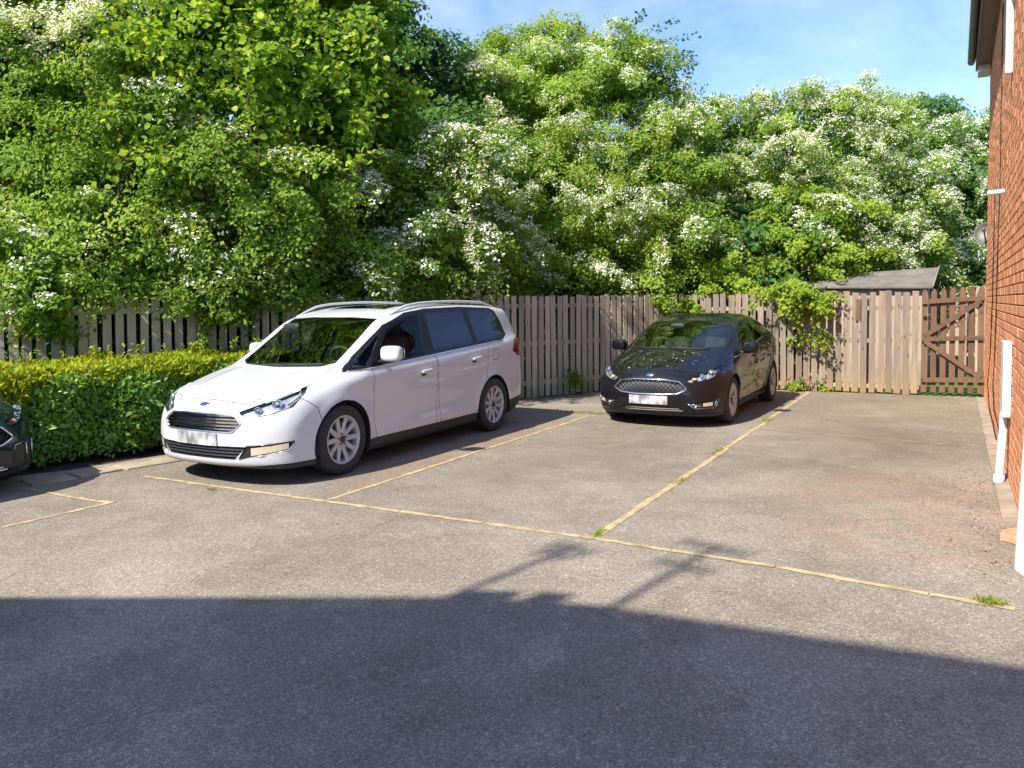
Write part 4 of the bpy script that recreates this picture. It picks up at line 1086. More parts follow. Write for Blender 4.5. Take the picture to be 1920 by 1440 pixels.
# satellite dish past the far corner
dish = empty('satellite_dish', tuple(on_y(1846, 470, 15.62))); tag(dish, 'grey satellite dish at the far corner of the brick house', 'dish')
M_DISH = simple('dish_grey', (.085, .085, .075), .5, .2, noise=.2, nscale=14)
dc = Vector(on_y(1851, 437, 15.62))-dish.location; ax = Vector((-.25, -.85, .28)).normalized(); Mx = ax.to_track_quat('X', 'Z').to_matrix().to_4x4(); Mx.translation = dc
MB().lathe([(-.05, .001), (-.047, .06), (-.035, .13), (-.012, .19), (.0, .205), (-.006, .205), (-.020, .19), (-.043, .13), (-.058, .05), (-.06, .001)], 32, Mx).ob('bowl', M_DISH, dish, True)
MB().tube([Mx @ Vector((-.02, 0, -.19)), Mx @ Vector((.20, 0, -.03))], .012, 8).superq(Mx @ Vector((.21, 0, -.02)), (.035, .03, .03), .8, 8).ob('feed_arm', M_DISH, dish, True)
MB().tube([Mx @ Vector((-.06, 0, 0)), Mx @ Vector((-.16, 0, 0)), Vector((.30, -.18, dc.z))], .018, 8).ob('bracket', M_DISH, dish, True)
# terracotta piece by the panel
q = on_ground(1893, 1012); rn = random.Random(2)
ang = [(.15, .02), (.10, .12), (-.02, .15), (-.12, .06), (-.14, -.06), (-.03, -.12), (.10, -.09)]
o = soften(MB().add([(q[0]+.05+a*.8, q[1]+b, 0.) for a, b in ang]+[(q[0]+.05+a*.78, q[1]+b*.97, .055+.02*a) for a, b in ang], [tuple(range(7))[::-1], tuple(range(7, 14))]+[(k, (k+1) % 7, 7+(k+1) % 7, 7+k) for k in range(7)]).ob('broken_slab', simple('terracotta', (.50, .26, .15), .85, noise=.2, nscale=12, bump=.4, bscale=60)), .008); tag(o, 'broken terracotta slab on the ground beside the white leaning panel', 'slab')

# ------------------------------------------------------------------ shed beyond the fence
shed = empty('garden_shed', (-1.25, 17.6, 0)); tag(shed, 'garden shed behind the fence with a grey felt roof', 'shed')
M_FELT = simple('roof_felt', (.15, .138, .125), .9, noise=.25, nscale=4, bump=.4, bscale=160)
rt0, rt1 = on_y(1570, 527, 17.9)-np.array([-1.25, 17.6, 0]), on_y(1757, 503, 17.9)-np.array([-1.25, 17.6, 0]); zt = rt1[2]
A = [(-1.35, -.75, 1.92), (1.02, -.75, 1.88), (1.10, .35, zt+.02), (-1.35, .35, zt-.10), (-1.35, 1.3, 1.95), (1.08, 1.3, 1.95)]
MB().add(A+[(x, y, z-.03) for x, y, z in A], [(0, 1, 2, 3), (3, 2, 5, 4), (0, 6, 7, 1), (1, 7, 8, 2), (2, 8, 11, 5), (3, 9, 6, 0), (4, 10, 9, 3), (7, 6, 9, 8), (8, 9, 10, 11)]).ob('roof', M_FELT, shed)
MB().bbox((-1.25, -.62, 0), (.95, 1.2, 1.86)).ob('wall', M_GREYWOOD, shed)
MB().tube([(1.03, -.77, 1.88), (1.12, .35, zt+.04)], .012, 6).ob('edge_trim', M_PALEWOOD, shed)

# ------------------------------------------------------------------ the house behind the camera that shades the forecourt
TS = math.tan(SUN_EL)
def caster(px, py, z):
    q = on_ground(px, py); return (q[0]-SUNH[0]*z/TS, q[1]-SUNH[1]*z/TS, z)
rear = empty('terrace_house', (-3, -6, 0)); tag(rear, 'house behind the photographer whose roof shades the foreground', 'house')
def inrear(o): o.parent = rear; o.matrix_parent_inverse = Matrix.Translation((3, 6, 0)); return o
RZ = 8.0; r1 = caster(840, 1119, RZ); r1b = caster(1110, 1133, RZ); r2 = caster(1500, 1200, RZ); r3 = caster(1920, 1256, RZ); k = (r3[0]-r2[0])
r4 = (r3[0]+1.2, r3[1]+1.2*(r3[1]-r2[1])/k, RZ); h0 = caster(0, 1119, 5.9); l0 = (1.6*h0[0]-.6*r1[0], 1.6*h0[1]-.6*r1[1], 1.6*h0[2]-.6*RZ-.02)
eave = [(l0[0]-.2, -3.2, 4.6), (r4[0], -2.4, 4.6)]
ridge = [r1, r1b, r2, r3, r4]
vs = [l0]+ridge+eave+[(l0[0]-.2, -10, 4.6), (r4[0], -10, 4.6)]
fs = [(6, 7, 5, 4, 3, 2, 1, 0), (0, 1, 2, 3, 4, 5, 9, 8), (6, 0, 8), (7, 9, 5)]
inrear(MB().add(vs, fs).ob('roof', M_TILE))
inrear(MB().add([(l0[0], -3.4, 0), (r4[0]-.3, -2.6, 0), (r4[0]-.3, -9.8, 0), (l0[0], -9.8, 0), (l0[0], -3.4, 4.62), (r4[0]-.3, -2.6, 4.62), (r4[0]-.3, -9.8, 4.62), (l0[0], -9.8, 4.62)], [(0, 1, 5, 4), (1, 2, 6, 5), (2, 3, 7, 6), (3, 0, 4, 7)]).ob('wall', simple('bounce_cream', (.62, .57, .48), .9, noise=.2, nscale=6)))  # unseen wall, pale cream picked to bounce light into the shaded forecourt
for (xa, ya), (xb_, yb) in (((885, 1106), (990, 1109)), ((1015, 1109), (1085, 1114))):
    a = caster(xa, ya, RZ+.0); b = caster(xb_, yb, RZ); zt_ = RZ
    inrear(MB().add([(a[0], a[1], RZ-1.2), (b[0], b[1], RZ-1.2), (b[0]-.1, b[1]-.45, RZ-1.2), (a[0]-.1, a[1]-.45, RZ-1.2), (a[0], a[1], zt_), (b[0], b[1], zt_), (b[0]-.1, b[1]-.45, zt_), (a[0]-.1, a[1]-.45, zt_)], [(4, 5, 6, 7), (0, 1, 5, 4), (1, 2, 6, 5), (2, 3, 7, 6), (3, 0, 4, 7)]).ob('chimney', simple('chimney_brick', (.3, .13, .07), .9)))
def aerial(p0, p1, cross, label):
    a = caster(*p0, RZ-.3); q = on_ground(*p1); z1 = RZ+1.15; b = (q[0]-SUNH[0]*z1/TS, q[1]-SUNH[1]*z1/TS, z1)
    o = empty('roof_aerial', a); tag(o, label, 'aerial'); A_, B_ = Vector((0, 0, 0)), Vector(b)-Vector(a)
    MB().tube([A_, B_], .028, 6).ob('mast', M_DALLOY, o)
    for q_, ln in cross:
        c = A_.lerp(B_, q_); dd = Vector((SUNH[1], -SUNH[0], 0)); m_ = MB().tube([c-dd*ln, c+dd*ln], .018, 5)
        for k in range(5):
            e = c+dd*ln*(-1+k/2); m_.tube([e-Vector((.03, .07, .06)), e+Vector((.03, .07, .06))], .012, 4)
        m_.ob('boom', M_DALLOY, o)
aerial((838, 1122), (1085, 1022), [(.93, .16), (.80, .12)], 'slender roof aerial behind the photographer casting the left thin shadow')
aerial((1150, 1138), (1345, 1024), [(.97, .22), (.62, .18)], 'taller roof aerial behind the photographer casting the right thin shadow')

# ------------------------------------------------------------------ vehicles
van = empty('people_carrier', (-6.03, 4.90, 0)); tag(van, 'white people carrier parked in the bay beside the hedge', 'car')
build_car(Van(), van, VAN, paint('white_paint', (.54, .55, .565)))
hatch = empty('hatchback', (-3.40, 9.85, 0), -.01); tag(hatch, 'black hatchback parked in front of the corner of the fences', 'car')
build_car(Hatch(), hatch, HATCHS, paint('black_paint', (.004, .004, .007), coat_ior=1.38, dust=.02))
class Coupe(Hatch): grid = .036
H3 = dict(HATCHS); H3.update(word=None, fog=[(.40, .46), (.46, .23), (.80, .24), (.93, .50)], fogbox=(.86, .90, .28, .40, .34, .46), fogbars=[[(.46, .25), (.44, .44), (.60, .455)], [(.66, .25), (.60, .44)], [(.80, .26), (.78, .45)]])
coupe = empty('dark_car', (-7.13, 3.45, 0), pi/2); tag(coupe, 'dark green car with only its front corner inside the left edge', 'car')
build_car(Coupe(), coupe, H3, paint('green_paint', (.006, .022, .024), metal=.2))

# blossom petals and specks lying on the hatchback's bonnet
sfh = Surf(Hatch()); P_ = []; N_ = []
for k in range(46):
    l_, x_ = random.uniform(.22, .95), random.uniform(-.6, .6); q = sfh.top(l_, x_, .003); P_.append(q); N_.append(Vector((0, -.25, 1)))
PETAL = (P_, N_)

# ------------------------------------------------------------------ foliage
def leafmat(name, ramp_pts, trans=.38, gloss=.5, spec=.16):
    m, nt, o = newmat(name); at_ = nt.nodes.new('ShaderNodeAttribute'); at_.attribute_name = 'tone'
    c = rampc(nt, at_.outputs['Fac'], ramp_pts); p = pr(nt, (.1, .2, .03), gloss, spec=spec); nt.links.new(c, p.inputs['Base Color'])
    t = nt.nodes.new('ShaderNodeBsdfTranslucent'); tcol = mixc(nt, 1.0, c, (1.25, 1.2, .6), 'MULTIPLY'); nt.links.new(tcol, t.inputs[0])
    x = nt.nodes.new('ShaderNodeMixShader'); x.inputs[0].default_value = trans; links(nt, (p.outputs[0], x.inputs[1]), (t.outputs[0], x.inputs[2]), (x.outputs[0], o.inputs[0])); return m
M_HAW = leafmat('hawthorn_leaf', [(0., (0.111, 0.220, 0.034)), (.45, (0.209, 0.333, 0.049)), (.8, (0.305, 0.420, 0.068)), (1., (0.401, 0.487, 0.102))], .45)
M_HAWD = leafmat('deep_green_leaf', [(0., (0.081, 0.190, 0.032)), (.5, (0.146, 0.285, 0.044)), (1., (0.234, 0.381, 0.066))], .45)
M_LIME = leafmat('lime_leaf', [(0., (0.077, 0.180, 0.018)), (.5, (0.174, 0.321, 0.028)), (.85, (0.321, 0.464, 0.046)), (1., (0.489, 0.579, 0.077))], .45)
M_MAPLE = leafmat('maple_leaf', [(0., (0.095, 0.185, 0.019)), (.5, (0.197, 0.309, 0.031)), (1., (0.345, 0.440, 0.059))], .45)
M_DARKT = leafmat('dark_tree_leaf', [(0., (0.060, 0.150, 0.039)), (.6, (0.112, 0.231, 0.057)), (1., (0.179, 0.313, 0.074))], .42)
M_HEDGE = leafmat('hedge_leaf', [(0., (0.073, 0.170, 0.026)), (.55, (0.146, 0.300, 0.043)), (.9, (0.260, 0.423, 0.058)), (1., (0.390, 0.537, 0.098))], .3, .38, .45)
M_HEDGETOP = leafmat('hedge_new_growth', [(0., (.16, .24, .018)), (.5, (.32, .39, .022)), (1., (.52, .54, .05))], .45)
M_GRASS = leafmat('grass_blade', [(0., (.12, .18, .02)), (.5, (.24, .31, .03)), (1., (.38, .41, .07))], .4)
M_BLOOM = leafmat('blossom_white', [(0., (.60, .61, .52)), (.4, (.82, .82, .76)), (1., (.90, .90, .86))], .35, .7, .1)
M_BARK = simple('bark', (.085, .070, .055), .95, noise=.4, nscale=14, bump=.8, bscale=40)
M_TWIG = simple('twig', (.12, .095, .07), .9, noise=.3, nscale=20)

def unit(v): return v/(np.linalg.norm(v, axis=-1, keepdims=True)+1e-9)
def leaf_mesh(name, P, N, size, mat, tone, aspect=.62, fold=.18, D=None, rnd=False):
    "one folded diamond of two triangles for every leaf; P base, N face normal, D growing direction"
    n = len(P); N = unit(N)
    if D is None: D = RNG.normal(size=(n, 3))
    D = unit(D-(D*N).sum(1, keepdims=True)*N); S = np.cross(N, D); L = np.asarray(size).reshape(-1, 1)*np.ones((n, 1))
    V = np.empty((n, 4, 3)); V[:, 0] = P; V[:, 1] = P+D*L*.48+S*L*aspect/2+N*L*fold; V[:, 2] = P+D*L; V[:, 3] = P+D*L*.48-S*L*aspect/2+N*L*fold
    if rnd:
        V = np.empty((n, 6, 3)); w = L*aspect/2
        for i, (a, b, f) in enumerate(((0, 0, 0), (.22, .86, .6), (.62, .80, .6), (1, 0, 0), (.62, -.80, .6), (.22, -.86, .6))): V[:, i] = P+D*L*a+S*w*b+N*L*fold*f
        me = bpy.data.meshes.new(name); me.vertices.add(6*n); me.vertices.foreach_set('co', V.astype(np.float32).ravel())
        me.loops.add(12*n); b = (np.arange(n)*6)[:, None]; me.loops.foreach_set('vertex_index', (b+np.array([0, 1, 2, 0, 2, 3, 0, 3, 4, 0, 4, 5])).astype(np.int32).ravel())
        me.polygons.add(4*n); me.polygons.foreach_set('loop_start', (np.arange(4*n)*3).astype(np.int32))
        a = me.attributes.new('tone', 'FLOAT', 'FACE'); a.data.foreach_set('value', np.repeat(np.clip(tone, 0, 1), 4).astype(np.float32))
        me.materials.append(mat); me.update(calc_edges=True); return me
    me = bpy.data.meshes.new(name); me.vertices.add(4*n); me.vertices.foreach_set('co', V.astype(np.float32).ravel())
    me.loops.add(6*n); b = (np.arange(n)*4)[:, None]; me.loops.foreach_set('vertex_index', (b+np.array([0, 1, 2, 0, 2, 3])).astype(np.int32).ravel())
    me.polygons.add(2*n); me.polygons.foreach_set('loop_start', (np.arange(2*n)*3).astype(np.int32))
    a = me.attributes.new('tone', 'FLOAT', 'FACE'); a.data.foreach_set('value', np.repeat(np.clip(tone, 0, 1), 2).astype(np.float32))
    me.materials.append(mat); me.update(calc_edges=True); return me
def rdir(n, up=0.): 
    v = RNG.normal(size=(n, 3)); v[:, 2] += up; return unit(v)
class Crown:
    "clumps of leaves spread through a set of lobes"
    def __init__(s): s.P = []; s.N = []; s.S = []; s.T = []; s.D = []; s.bP = []; s.bN = []; s.bS = []; s.bT = []; s.hubs = []; s.twigs = MB()
    def leaves(s, P, N, S, T, D=None):
        s.P.append(P); s.N.append(N); s.S.append(S*np.ones(len(P))); s.T.append(T); s.D.append(RNG.normal(size=P.shape) if D is None else D)
    def lobe(s, c, r, n, size, clump=.26, bloom=0., tone=.45, squash=.85, ncl=None, hollow=.35, bsize=.036, droop=.25):
        c = np.asarray(c, float); r3 = np.array([r, r, r*squash]); ncl = ncl or max(6, int(26*(r/.9)**2/(clump/.26)**2))
        s.hubs.append((c, r)); bloom = bloom*RNG.uniform(.25, 1.7) if bloom < .6 else bloom
        u = rdir(ncl); rad = hollow+(1.22-hollow)*RNG.random(ncl)**.65
        cc = c+u*r3*rad[:, None]; cr = clump*(.6+.8*RNG.random(ncl)); w = cr**2; k = RNG.choice(ncl, n, p=w/w.sum())
        v = rdir(n); q = RNG.random(n)**.45; ph = RNG.uniform(0, 2*pi, ncl); hv = unit(np.stack([np.cos(ph), np.sin(ph), 0*ph], 1)*.6+u*np.array([1, 1, .25])); w3 = v*(cr[k]*q)[:, None]*np.array([.85, .85, .55])
        al = (RNG.random(n)*2-.9)*cr[k]*1.5; P = cc[k]+w3+hv[k]*al[:, None]-np.array([0, 0, 1.])*(.35*np.maximum(al, 0)**2/cr[k])[:, None]
        ct = tone+.16*RNG.normal(size=ncl)
        out = unit(P-c); N = unit(.55*out+.7*rdir(n)+np.array([-.1, -.35, .6]))
        T = ct[k]+.16*RNG.normal(size=n)+.10*v[:, 2]
        D = rdir(n)+.6*v+np.array([0, 0, -droop]); s.leaves(P, N, size*(.7+.6*RNG.random(n)), T, D)
        m = int(n*.10); v = rdir(m); P = c+v*r3*(.80*RNG.random((m, 1))**.5); s.leaves(P, rdir(m), min(size*2.1, .14), .35+.25*RNG.random(m))
        if bloom > 0:
            up = .8*rad+u[:, 2]*.55 - u[:, 1]*.35 + .45*RNG.normal(size=ncl); sel = np.argsort(-up)[:max(1, int(ncl*bloom))]
            for j in sel:
                nb = int(46*(cr[j]/.26)**2*(.4+1.2*RNG.random())); vv = rdir(nb, .9); vv[:, 1] -= .25; vv = unit(vv)
                al = (RNG.random(nb)*2-.8)*cr[j]*1.5; C = cc[j]+vv*cr[j]*np.array([.9, .9, .6])*(.8+.3*RNG.random((nb, 1)))+hv[j]*al[:, None]-np.array([0, 0, 1.])*(.35*np.maximum(al, 0)**2/cr[j])[:, None]; m = 5
                Q = np.repeat(C, m, 0)+RNG.normal(size=(nb*m, 3))*np.array([.026, .026, .010])
                s.bP.append(Q); s.bN.append(unit(np.repeat(vv, m, 0)*.6+.5*rdir(nb*m)+np.array([0, -.1, .4]))); s.bS.append(bsize*(.7+.6*RNG.random(nb*m))); s.bT.append(.55+.3*RNG.normal(size=nb*m))
        return s
    def spray(s, a, d, L, n, size, tone=.5, bloom=0, sag=.35, spread=.10, r=.006):
        "an arching twig with leaves along it"
        a = np.asarray(a, float); d = unit(np.asarray(d, float)); pts = [a+d*L*t+np.array([0, 0, -sag*L*t*t]) for t in np.linspace(0, 1, 7)]
        s.twigs.tube([tuple(p) for p in pts], [r*(1-.75*i/6) for i in range(7)], 4, False)
        t = RNG.random(n)**.8; base = a+d*L*t[:, None]+np.array([0, 0, 1.])*(-sag*L*t*t)[:, None]; v = rdir(n)
        P = base+v*spread*(.3+.7*RNG.random((n, 1))); s.leaves(P, unit(.8*rdir(n)+np.array([0, -.15, .7])), size*(.7+.6*RNG.random(n)), tone+.18*RNG.normal(size=n), v+.7*d)
        if bloom:
            t = RNG.random(bloom); C = a+d*L*t[:, None]+np.array([0, 0, 1.])*(-sag*L*t*t)[:, None]+RNG.normal(size=(bloom, 3))*.05+np.array([0, 0, .05]); m = 6
            Q = np.repeat(C, m, 0)+RNG.normal(size=(bloom*m, 3))*.024; s.bP.append(Q); s.bN.append(unit(.6*rdir(bloom*m)+np.array([0, -.3, .8]))); s.bS.append(.032*(.7+.6*RNG.random(bloom*m))); s.bT.append(.6+.3*RNG.normal(size=bloom*m))
        return s
    def make(s, name, label, cat, mat, base, trunk_r=.10, stems=1, limbs=14, group=None, aspect=.62, barkmat=None, rnd=False):
        base = np.asarray(base, float); root = empty(name, tuple(base)); tag(root, label, cat, group)
        off = lambda A: A-base
        P = np.vstack(s.P); cr = link('crown', leaf_mesh('crown', off(P), np.vstack(s.N), np.concatenate(s.S), mat, np.concatenate(s.T), aspect, D=np.vstack(s.D), rnd=rnd), root)
        if s.bP: link('blossom', leaf_mesh('blossom', off(np.vstack(s.bP)), np.vstack(s.bN), np.concatenate(s.bS), M_BLOOM, np.concatenate(s.bT), .95, .05), root)
        rn = random.Random(len(P)); hubs = s.hubs
        if hubs:
            ctr = np.mean([h[0] for h in hubs], 0); tk = MB(); tops = []
            for k in range(stems):
                a = rn.uniform(0, 6.28); b0 = np.array([.18*cos(a), .18*sin(a), 0])*(stems > 1); top = off(ctr)*np.array([.55, .55, .62])+np.array([rn.uniform(-.3, .3), rn.uniform(-.3, .3), rn.uniform(-.3, .3)])*(1+.5*stems)
                pts = [b0+(top-b0)*t+np.array([.07*sin(5*t+a), .07*cos(4*t+a), 0])*t for t in np.linspace(0, 1, 9)]
                tk.tube([tuple(p) for p in pts], [trunk_r*(1.25 if i == 0 else 1)*(1-.55*i/8) for i in range(9)], 10); tops.append((pts, trunk_r))
            tk.ob('trunk', barkmat or M_BARK, root, True)
            lm = MB()
            for j, (c, r) in enumerate(hubs):
                for q in range(2 if len(hubs) < limbs else 1):
                    pts, tr = tops[rn.randrange(len(tops))]; st = pts[rn.randrange(4, 9)]; e = off(c)+np.array([rn.uniform(-.5, .5), rn.uniform(-.5, .5), rn.uniform(-.3, .5)])*r
                    mid = (st+e)/2+np.array([rn.uniform(-.2, .2), rn.uniform(-.2, .2), rn.uniform(-.1, .25)])
                    bz = [(1-t)**2*st+2*t*(1-t)*mid+t*t*e for t in np.linspace(0, 1, 8)]
                    lm.tube([tuple(p) for p in bz], [min(.035, tr*.36)*(1-.8*i/7) for i in range(8)], 6)
                    for w in range(5):
                        a = bz[rn.randrange(3, 8)]; v = np.array([rn.gauss(0, 1), rn.gauss(0, 1), rn.gauss(.2, .8)]); v /= np.linalg.norm(v); L = r*rn.uniform(.5, 1.0)
                        lm.tube([tuple(a), tuple(a+v*L*.5+np.array([0, 0, .05])), tuple(a+v*L)], [.012, .008, .004], 4, False)
            if lm.v: lm.ob('limbs', barkmat or M_TWIG, root, True)
        if s.twigs.v: m_ = MB(); m_.v = [tuple(np.array(v)-base) for v in s.twigs.v]; m_.f = s.twigs.f; tag(m_.ob('twigs', M_TWIG, root, True), kind='stuff')
        return root
def lobes(c, items, dens, size, **kw):
    dens *= 1.15; size *= 1.10
    for it in items:
        px, py, d, r = it[:4]; k2 = dict(kw)
        if len(it) > 4: k2.update(it[4])
        c.lobe(at(px, py, d), r, int(dens*r*r*k2.pop('m', 1.)), size, **k2)
    return c
def foot(px, d): q = at(px, 600, d); return (q[0], q[1], 0.)

def skyline(c, pts, d, n, bloom):
    "loose leafy shoots along the top of a crown"
    xs, ys = zip(*pts)
    for k in range(n):
        x = random.uniform(xs[0], xs[-1]); y = float(np.interp(x, xs, ys))+random.uniform(10, 34)
        c.spray(at(x, y, d+random.uniform(-.5, .5)), (random.uniform(-.5, .8), random.uniform(-.3, .3), random.uniform(.35, 1)), random.uniform(.3, .75), 46, .062, random.uniform(.4, .75), random.choice((0, 0, bloom)), .25, .10)
# hawthorn at the left, hanging over the hedge
A = Crown()
lobes(A, [(-90, 440, 10.6, 1.0), (70, 455, 10.7, .95), (230, 470, 10.9, .9), (390, 480, 11.2, .85), (-60, 300, 10.8, 1.05), (110, 310, 10.9, 1.0), (290, 330, 11.1, 1.0), (450, 360, 11.6, .9),
          (-110, 150, 11.0, .95), (60, 170, 11.2, 1.0), (210, 190, 11.5, .95), (-120, 10, 11.2, 1.0, dict(bloom=.75)), (40, 20, 11.0, .95, dict(bloom=.85)), (180, 25, 11.2, .8, dict(bloom=.75)), (250, 110, 10.2, .5), (330, 270, 10.2, .55), (240, 230, 10.0, .5), (430, 330, 10.4, .55), (530, 350, 10.9, .55), (300, 420, 10.4, .5), (170, 400, 10.0, .5), (480, 470, 11.0, .5), (380, 400, 10.5, .5), (460, 400, 10.8, .5), (560, 430, 11.2, .5), (620, 370, 11.3, .5), (350, 500, 10.4, .45), (250, 510, 10.2, .45), (560, 510, 11.2, .45), (640, 470, 11.5, .45), (100, 520, 9.7, .45), (20, 480, 9.5, .45)], 7600, .060, bloom=.035, tone=.5)
for px, py, d, r in ((110, 585, 9.3, .26), (60, 600, 9.2, .22), (350, 565, 10.1, .26), (430, 570, 10.5, .26), (400, 590, 10.2, .18), (30, 545, 9.4, .34), (200, 545, 9.9, .3), (290, 545, 10.2, .3)): A.lobe(at(px, py, d), r, 700, .058, .12, .03, .5)
for k in range(16): A.spray(at(random.uniform(-40, 460), random.uniform(420, 545), random.uniform(9.4, 10.0)), (random.uniform(-.3, .5), -.8, random.uniform(-.3, .1)), random.uniform(.4, .7), 60, .058, .6, random.choice((0, 0, 4)))
for k in range(16): A.spray(at(random.uniform(-20, 240), random.uniform(5, 60), random.uniform(9.9, 10.4)), (random.uniform(-.2, .8), -.5, random.uniform(-.4, .1)), random.uniform(.4, .7), 40, .06, .6, 34, .3, .12)
A.make('hawthorn_tree', 'leafy hawthorn at the far left, white blossom only at its very top', 'tree', M_HAW, foot(150, 11.9), .11, 3, group='hawthorns behind the fence')
# broad-leaved lime that overhangs
B = Crown()
lobes(B, [(300, 60, 11.6, .8), (420, 30, 11.5, .9), (560, 30, 12.1, .9), (660, 60, 12.5, .75), (360, 180, 11.4, .7), (500, 165, 11.3, .8), (620, 185, 12.3, .8), (690, 170, 12.7, .6), (640, 280, 12.3, .5), (540, 275, 11.6, .5), (700, 250, 12.8, .45), (250, 150, 11.6, .6),
          (470, -70, 11.7, .7), (610, -60, 11.7, .7), (340, -70, 11.7, .7)], 2900, .092, clump=.26, tone=.45, droop=.7)
for k in range(70): B.spray((lambda q: at(q, random.uniform(-20, 310), 9.75+(q-260)/460*1.3+random.uniform(0, .5)))(random.uniform(260, 720)), (random.uniform(-.3, .7), -.6, random.uniform(-.6, .15)), random.uniform(.4, .95), 30, .095, .72, 0, .5, .13)
B.make('lime_tree', 'tall tree with big bright yellow-green leaves, upper left', 'tree', M_LIME, foot(420, 13.2), .09, 1, aspect=.85, rnd=True)
# hawthorn in flower behind the white van
C = Crown()
lobes(C, [(520, 420, 12.4, .8), (640, 400, 12.6, .85), (750, 400, 12.7, .85), (850, 440, 13.0, .75), (930, 470, 14.1, .65), (560, 510, 12.2, .65), (680, 510, 12.4, .7), (790, 520, 12.6, .65), (880, 300, 13.6, .75, dict(bloom=.5)), (780, 290, 13.2, .8), (660, 300, 12.9, .85), (900, 420, 13.0, .5, dict(bloom=.7)), (860, 360, 12.4, .42, dict(bloom=.9)), (820, 460, 12.0, .42, dict(bloom=.8)), (885, 465, 12.3, .40, dict(bloom=.9)), (885, 275, 12.6, .42, dict(bloom=.9)), (700, 320, 11.9, .35, dict(bloom=.7)), (480, 395, 12.0, .34, dict(bloom=.7)), (560, 400, 12.0, .3, dict(bloom=.6))], 7800, .058, bloom=.26, tone=.45)
for a, b, d in ((890, 250, 12.4), (905, 300, 12.4), (870, 350, 12.3), (870, 450, 12.0), (690, 310, 12.0), (500, 385, 11.6), (930, 540, 13.0), (1000, 430, 13.6), (740, 500, 11.9), (640, 290, 12.1)): C.spray(at(a, b, d), (random.uniform(.1, .7), -.5, -.35), .75, 110, .055, .55, 26, .3, .11)
for px, py, d, r in ((560, 555, 11.1, .28), (640, 560, 11.4, .25), (720, 552, 11.8, .3), (800, 545, 12.3, .3), (480, 560, 10.8, .28)): C.lobe(at(px, py, d), r, 800, .056, .12, .1, .45)
C.make('hawthorn_tree', 'hawthorn with heavy white blossom hanging above the white van', 'tree', M_HAW, foot(760, 14.0), .10, 3, group='hawthorns behind the fence')
# dark tree behind
D = Crown()
lobes(D, [(690, 70, 15.5, 1.1), (770, 130, 15.6, .85), (700, 200, 15.6, 1.1), (800, 230, 15.4, .9), (640, -60, 15.8, 1.2), (820, 110, 15.6, .42), (845, 160, 15.6, .35), (740, 340, 15.8, 1.1), (830, 350, 15.8, 1.0), (560, 60, 16, 1.2), (600, 260, 16, 1.3), (710, -10, 15.6, .8)], 3600, .085, tone=.5, clump=.3)
D.make('sycamore_tree', 'dark green tree rising behind the lime, blue sky at its right', 'tree', M_DARKT, foot(720, 17.2), .15, 1, aspect=.85)
# big loose hawthorn, centre
E = Crown()
lobes(E, [(890, 190, 17.0, 1.0), (980, 190, 17.1, 1.05), (1080, 190, 17.2, 1.05), (1180, 170, 17.1, 1.0), (1250, 240, 16.9, .85), (870, 300, 16.6, 1.0), (980, 310, 16.6, 1.1), (1090, 310, 16.7, 1.1), (1200, 310, 16.7, 1.05), (1280, 340, 16.8, .9), (960, 430, 16.0, 1.0), (1070, 440, 16.0, 1.0), (1180, 440, 16.2, 1.0), (1280, 450, 16.4, .9), (1020, 520, 15.6, .65), (1120, 525, 15.7, .65), (1220, 525, 15.9, .65), (940, 520, 15.2, .6), (1130, 110, 17.2, .6), (1190, 90, 17.2, .55), (900, 130, 17.2, .55), (1040, 130, 17.3, .6)], 6400, .062, bloom=.20, tone=.66, clump=.27)
for k in range(60): E.spray(at(random.uniform(900, 1280), random.uniform(180, 500), random.uniform(15.0, 15.6)), (random.uniform(-.5, .6), -.6, random.uniform(-.3, .3)), random.uniform(.6, 1.1), 110, .058, .75, random.choice((0, 12, 24)), .3, .13)
for px, py, d in ((1040, 350, 15.2), (1060, 370, 15.2), (1110, 345, 15.2), (1170, 360, 15.2), (1080, 485, 14.8), (1120, 500, 14.8), (1050, 230, 15.8)): E.spray(at(px, py, d), (.8, -.4, -.1), .95, 80, .058, .6, 44, .35, .12)
skyline(E, [(870, 115), (950, 95), (1050, 75), (1150, 65), (1210, 90), (1270, 160), (1310, 180)], 17.0, 46, 12)
E.make('hawthorn_tree', 'large loose olive-green hawthorn in the middle, dusted with blossom', 'tree', M_HAW, foot(1100, 18.0), .11, 4, group='hawthorns behind the fence')
# tree tops far behind it, and thin whippy shoots
K = Crown()
lobes(K, [(920, 105, 23, .75), (1005, 100, 23, .9), (1060, 85, 23, .9), (1100, 110, 23, .8), (920, 75, 23, .35), (1040, 55, 23, .4), (990, 180, 23, 1.6)], 3000, .09, tone=.6, clump=.3)
K.make('ash_tree', 'distant treetops peeping over the middle hawthorn against the sky', 'tree', M_MAPLE, foot(1010, 24), .15, 1)
F = Crown()
F.lobe(at(1180, 130, 17.6), .7, 2200, .075, .3, 0, .35); F.lobe(at(1235, 160, 17.6), .6, 1500, .075, .3, 0, .35)
for a, b, dx, dz, L in ((1165, 90, .10, 1, .75), (1185, 80, .9, .55, 1.1), (1200, 95, 1, .35, 1.3), (1220, 110, 1, .1, .9), (1180, 60, .5, .9, .6), (1230, 100, .9, .0, .8), (1245, 140, .9, .7, .5), (1150, 110, -.2, 1, .5), (1268, 165, .6, 1, .75), (1250, 180, 1, .3, .5)): F.spray(at(a, b, 17.6), (dx, .4*dx, dz), L, 46, .085, .3, 0, .12, .10)
F.make('elder_sapling', 'thin whippy shoots standing above the middle hawthorn', 'tree', M_DARKT, foot(1200, 18.6), .06, 1, aspect=.75)
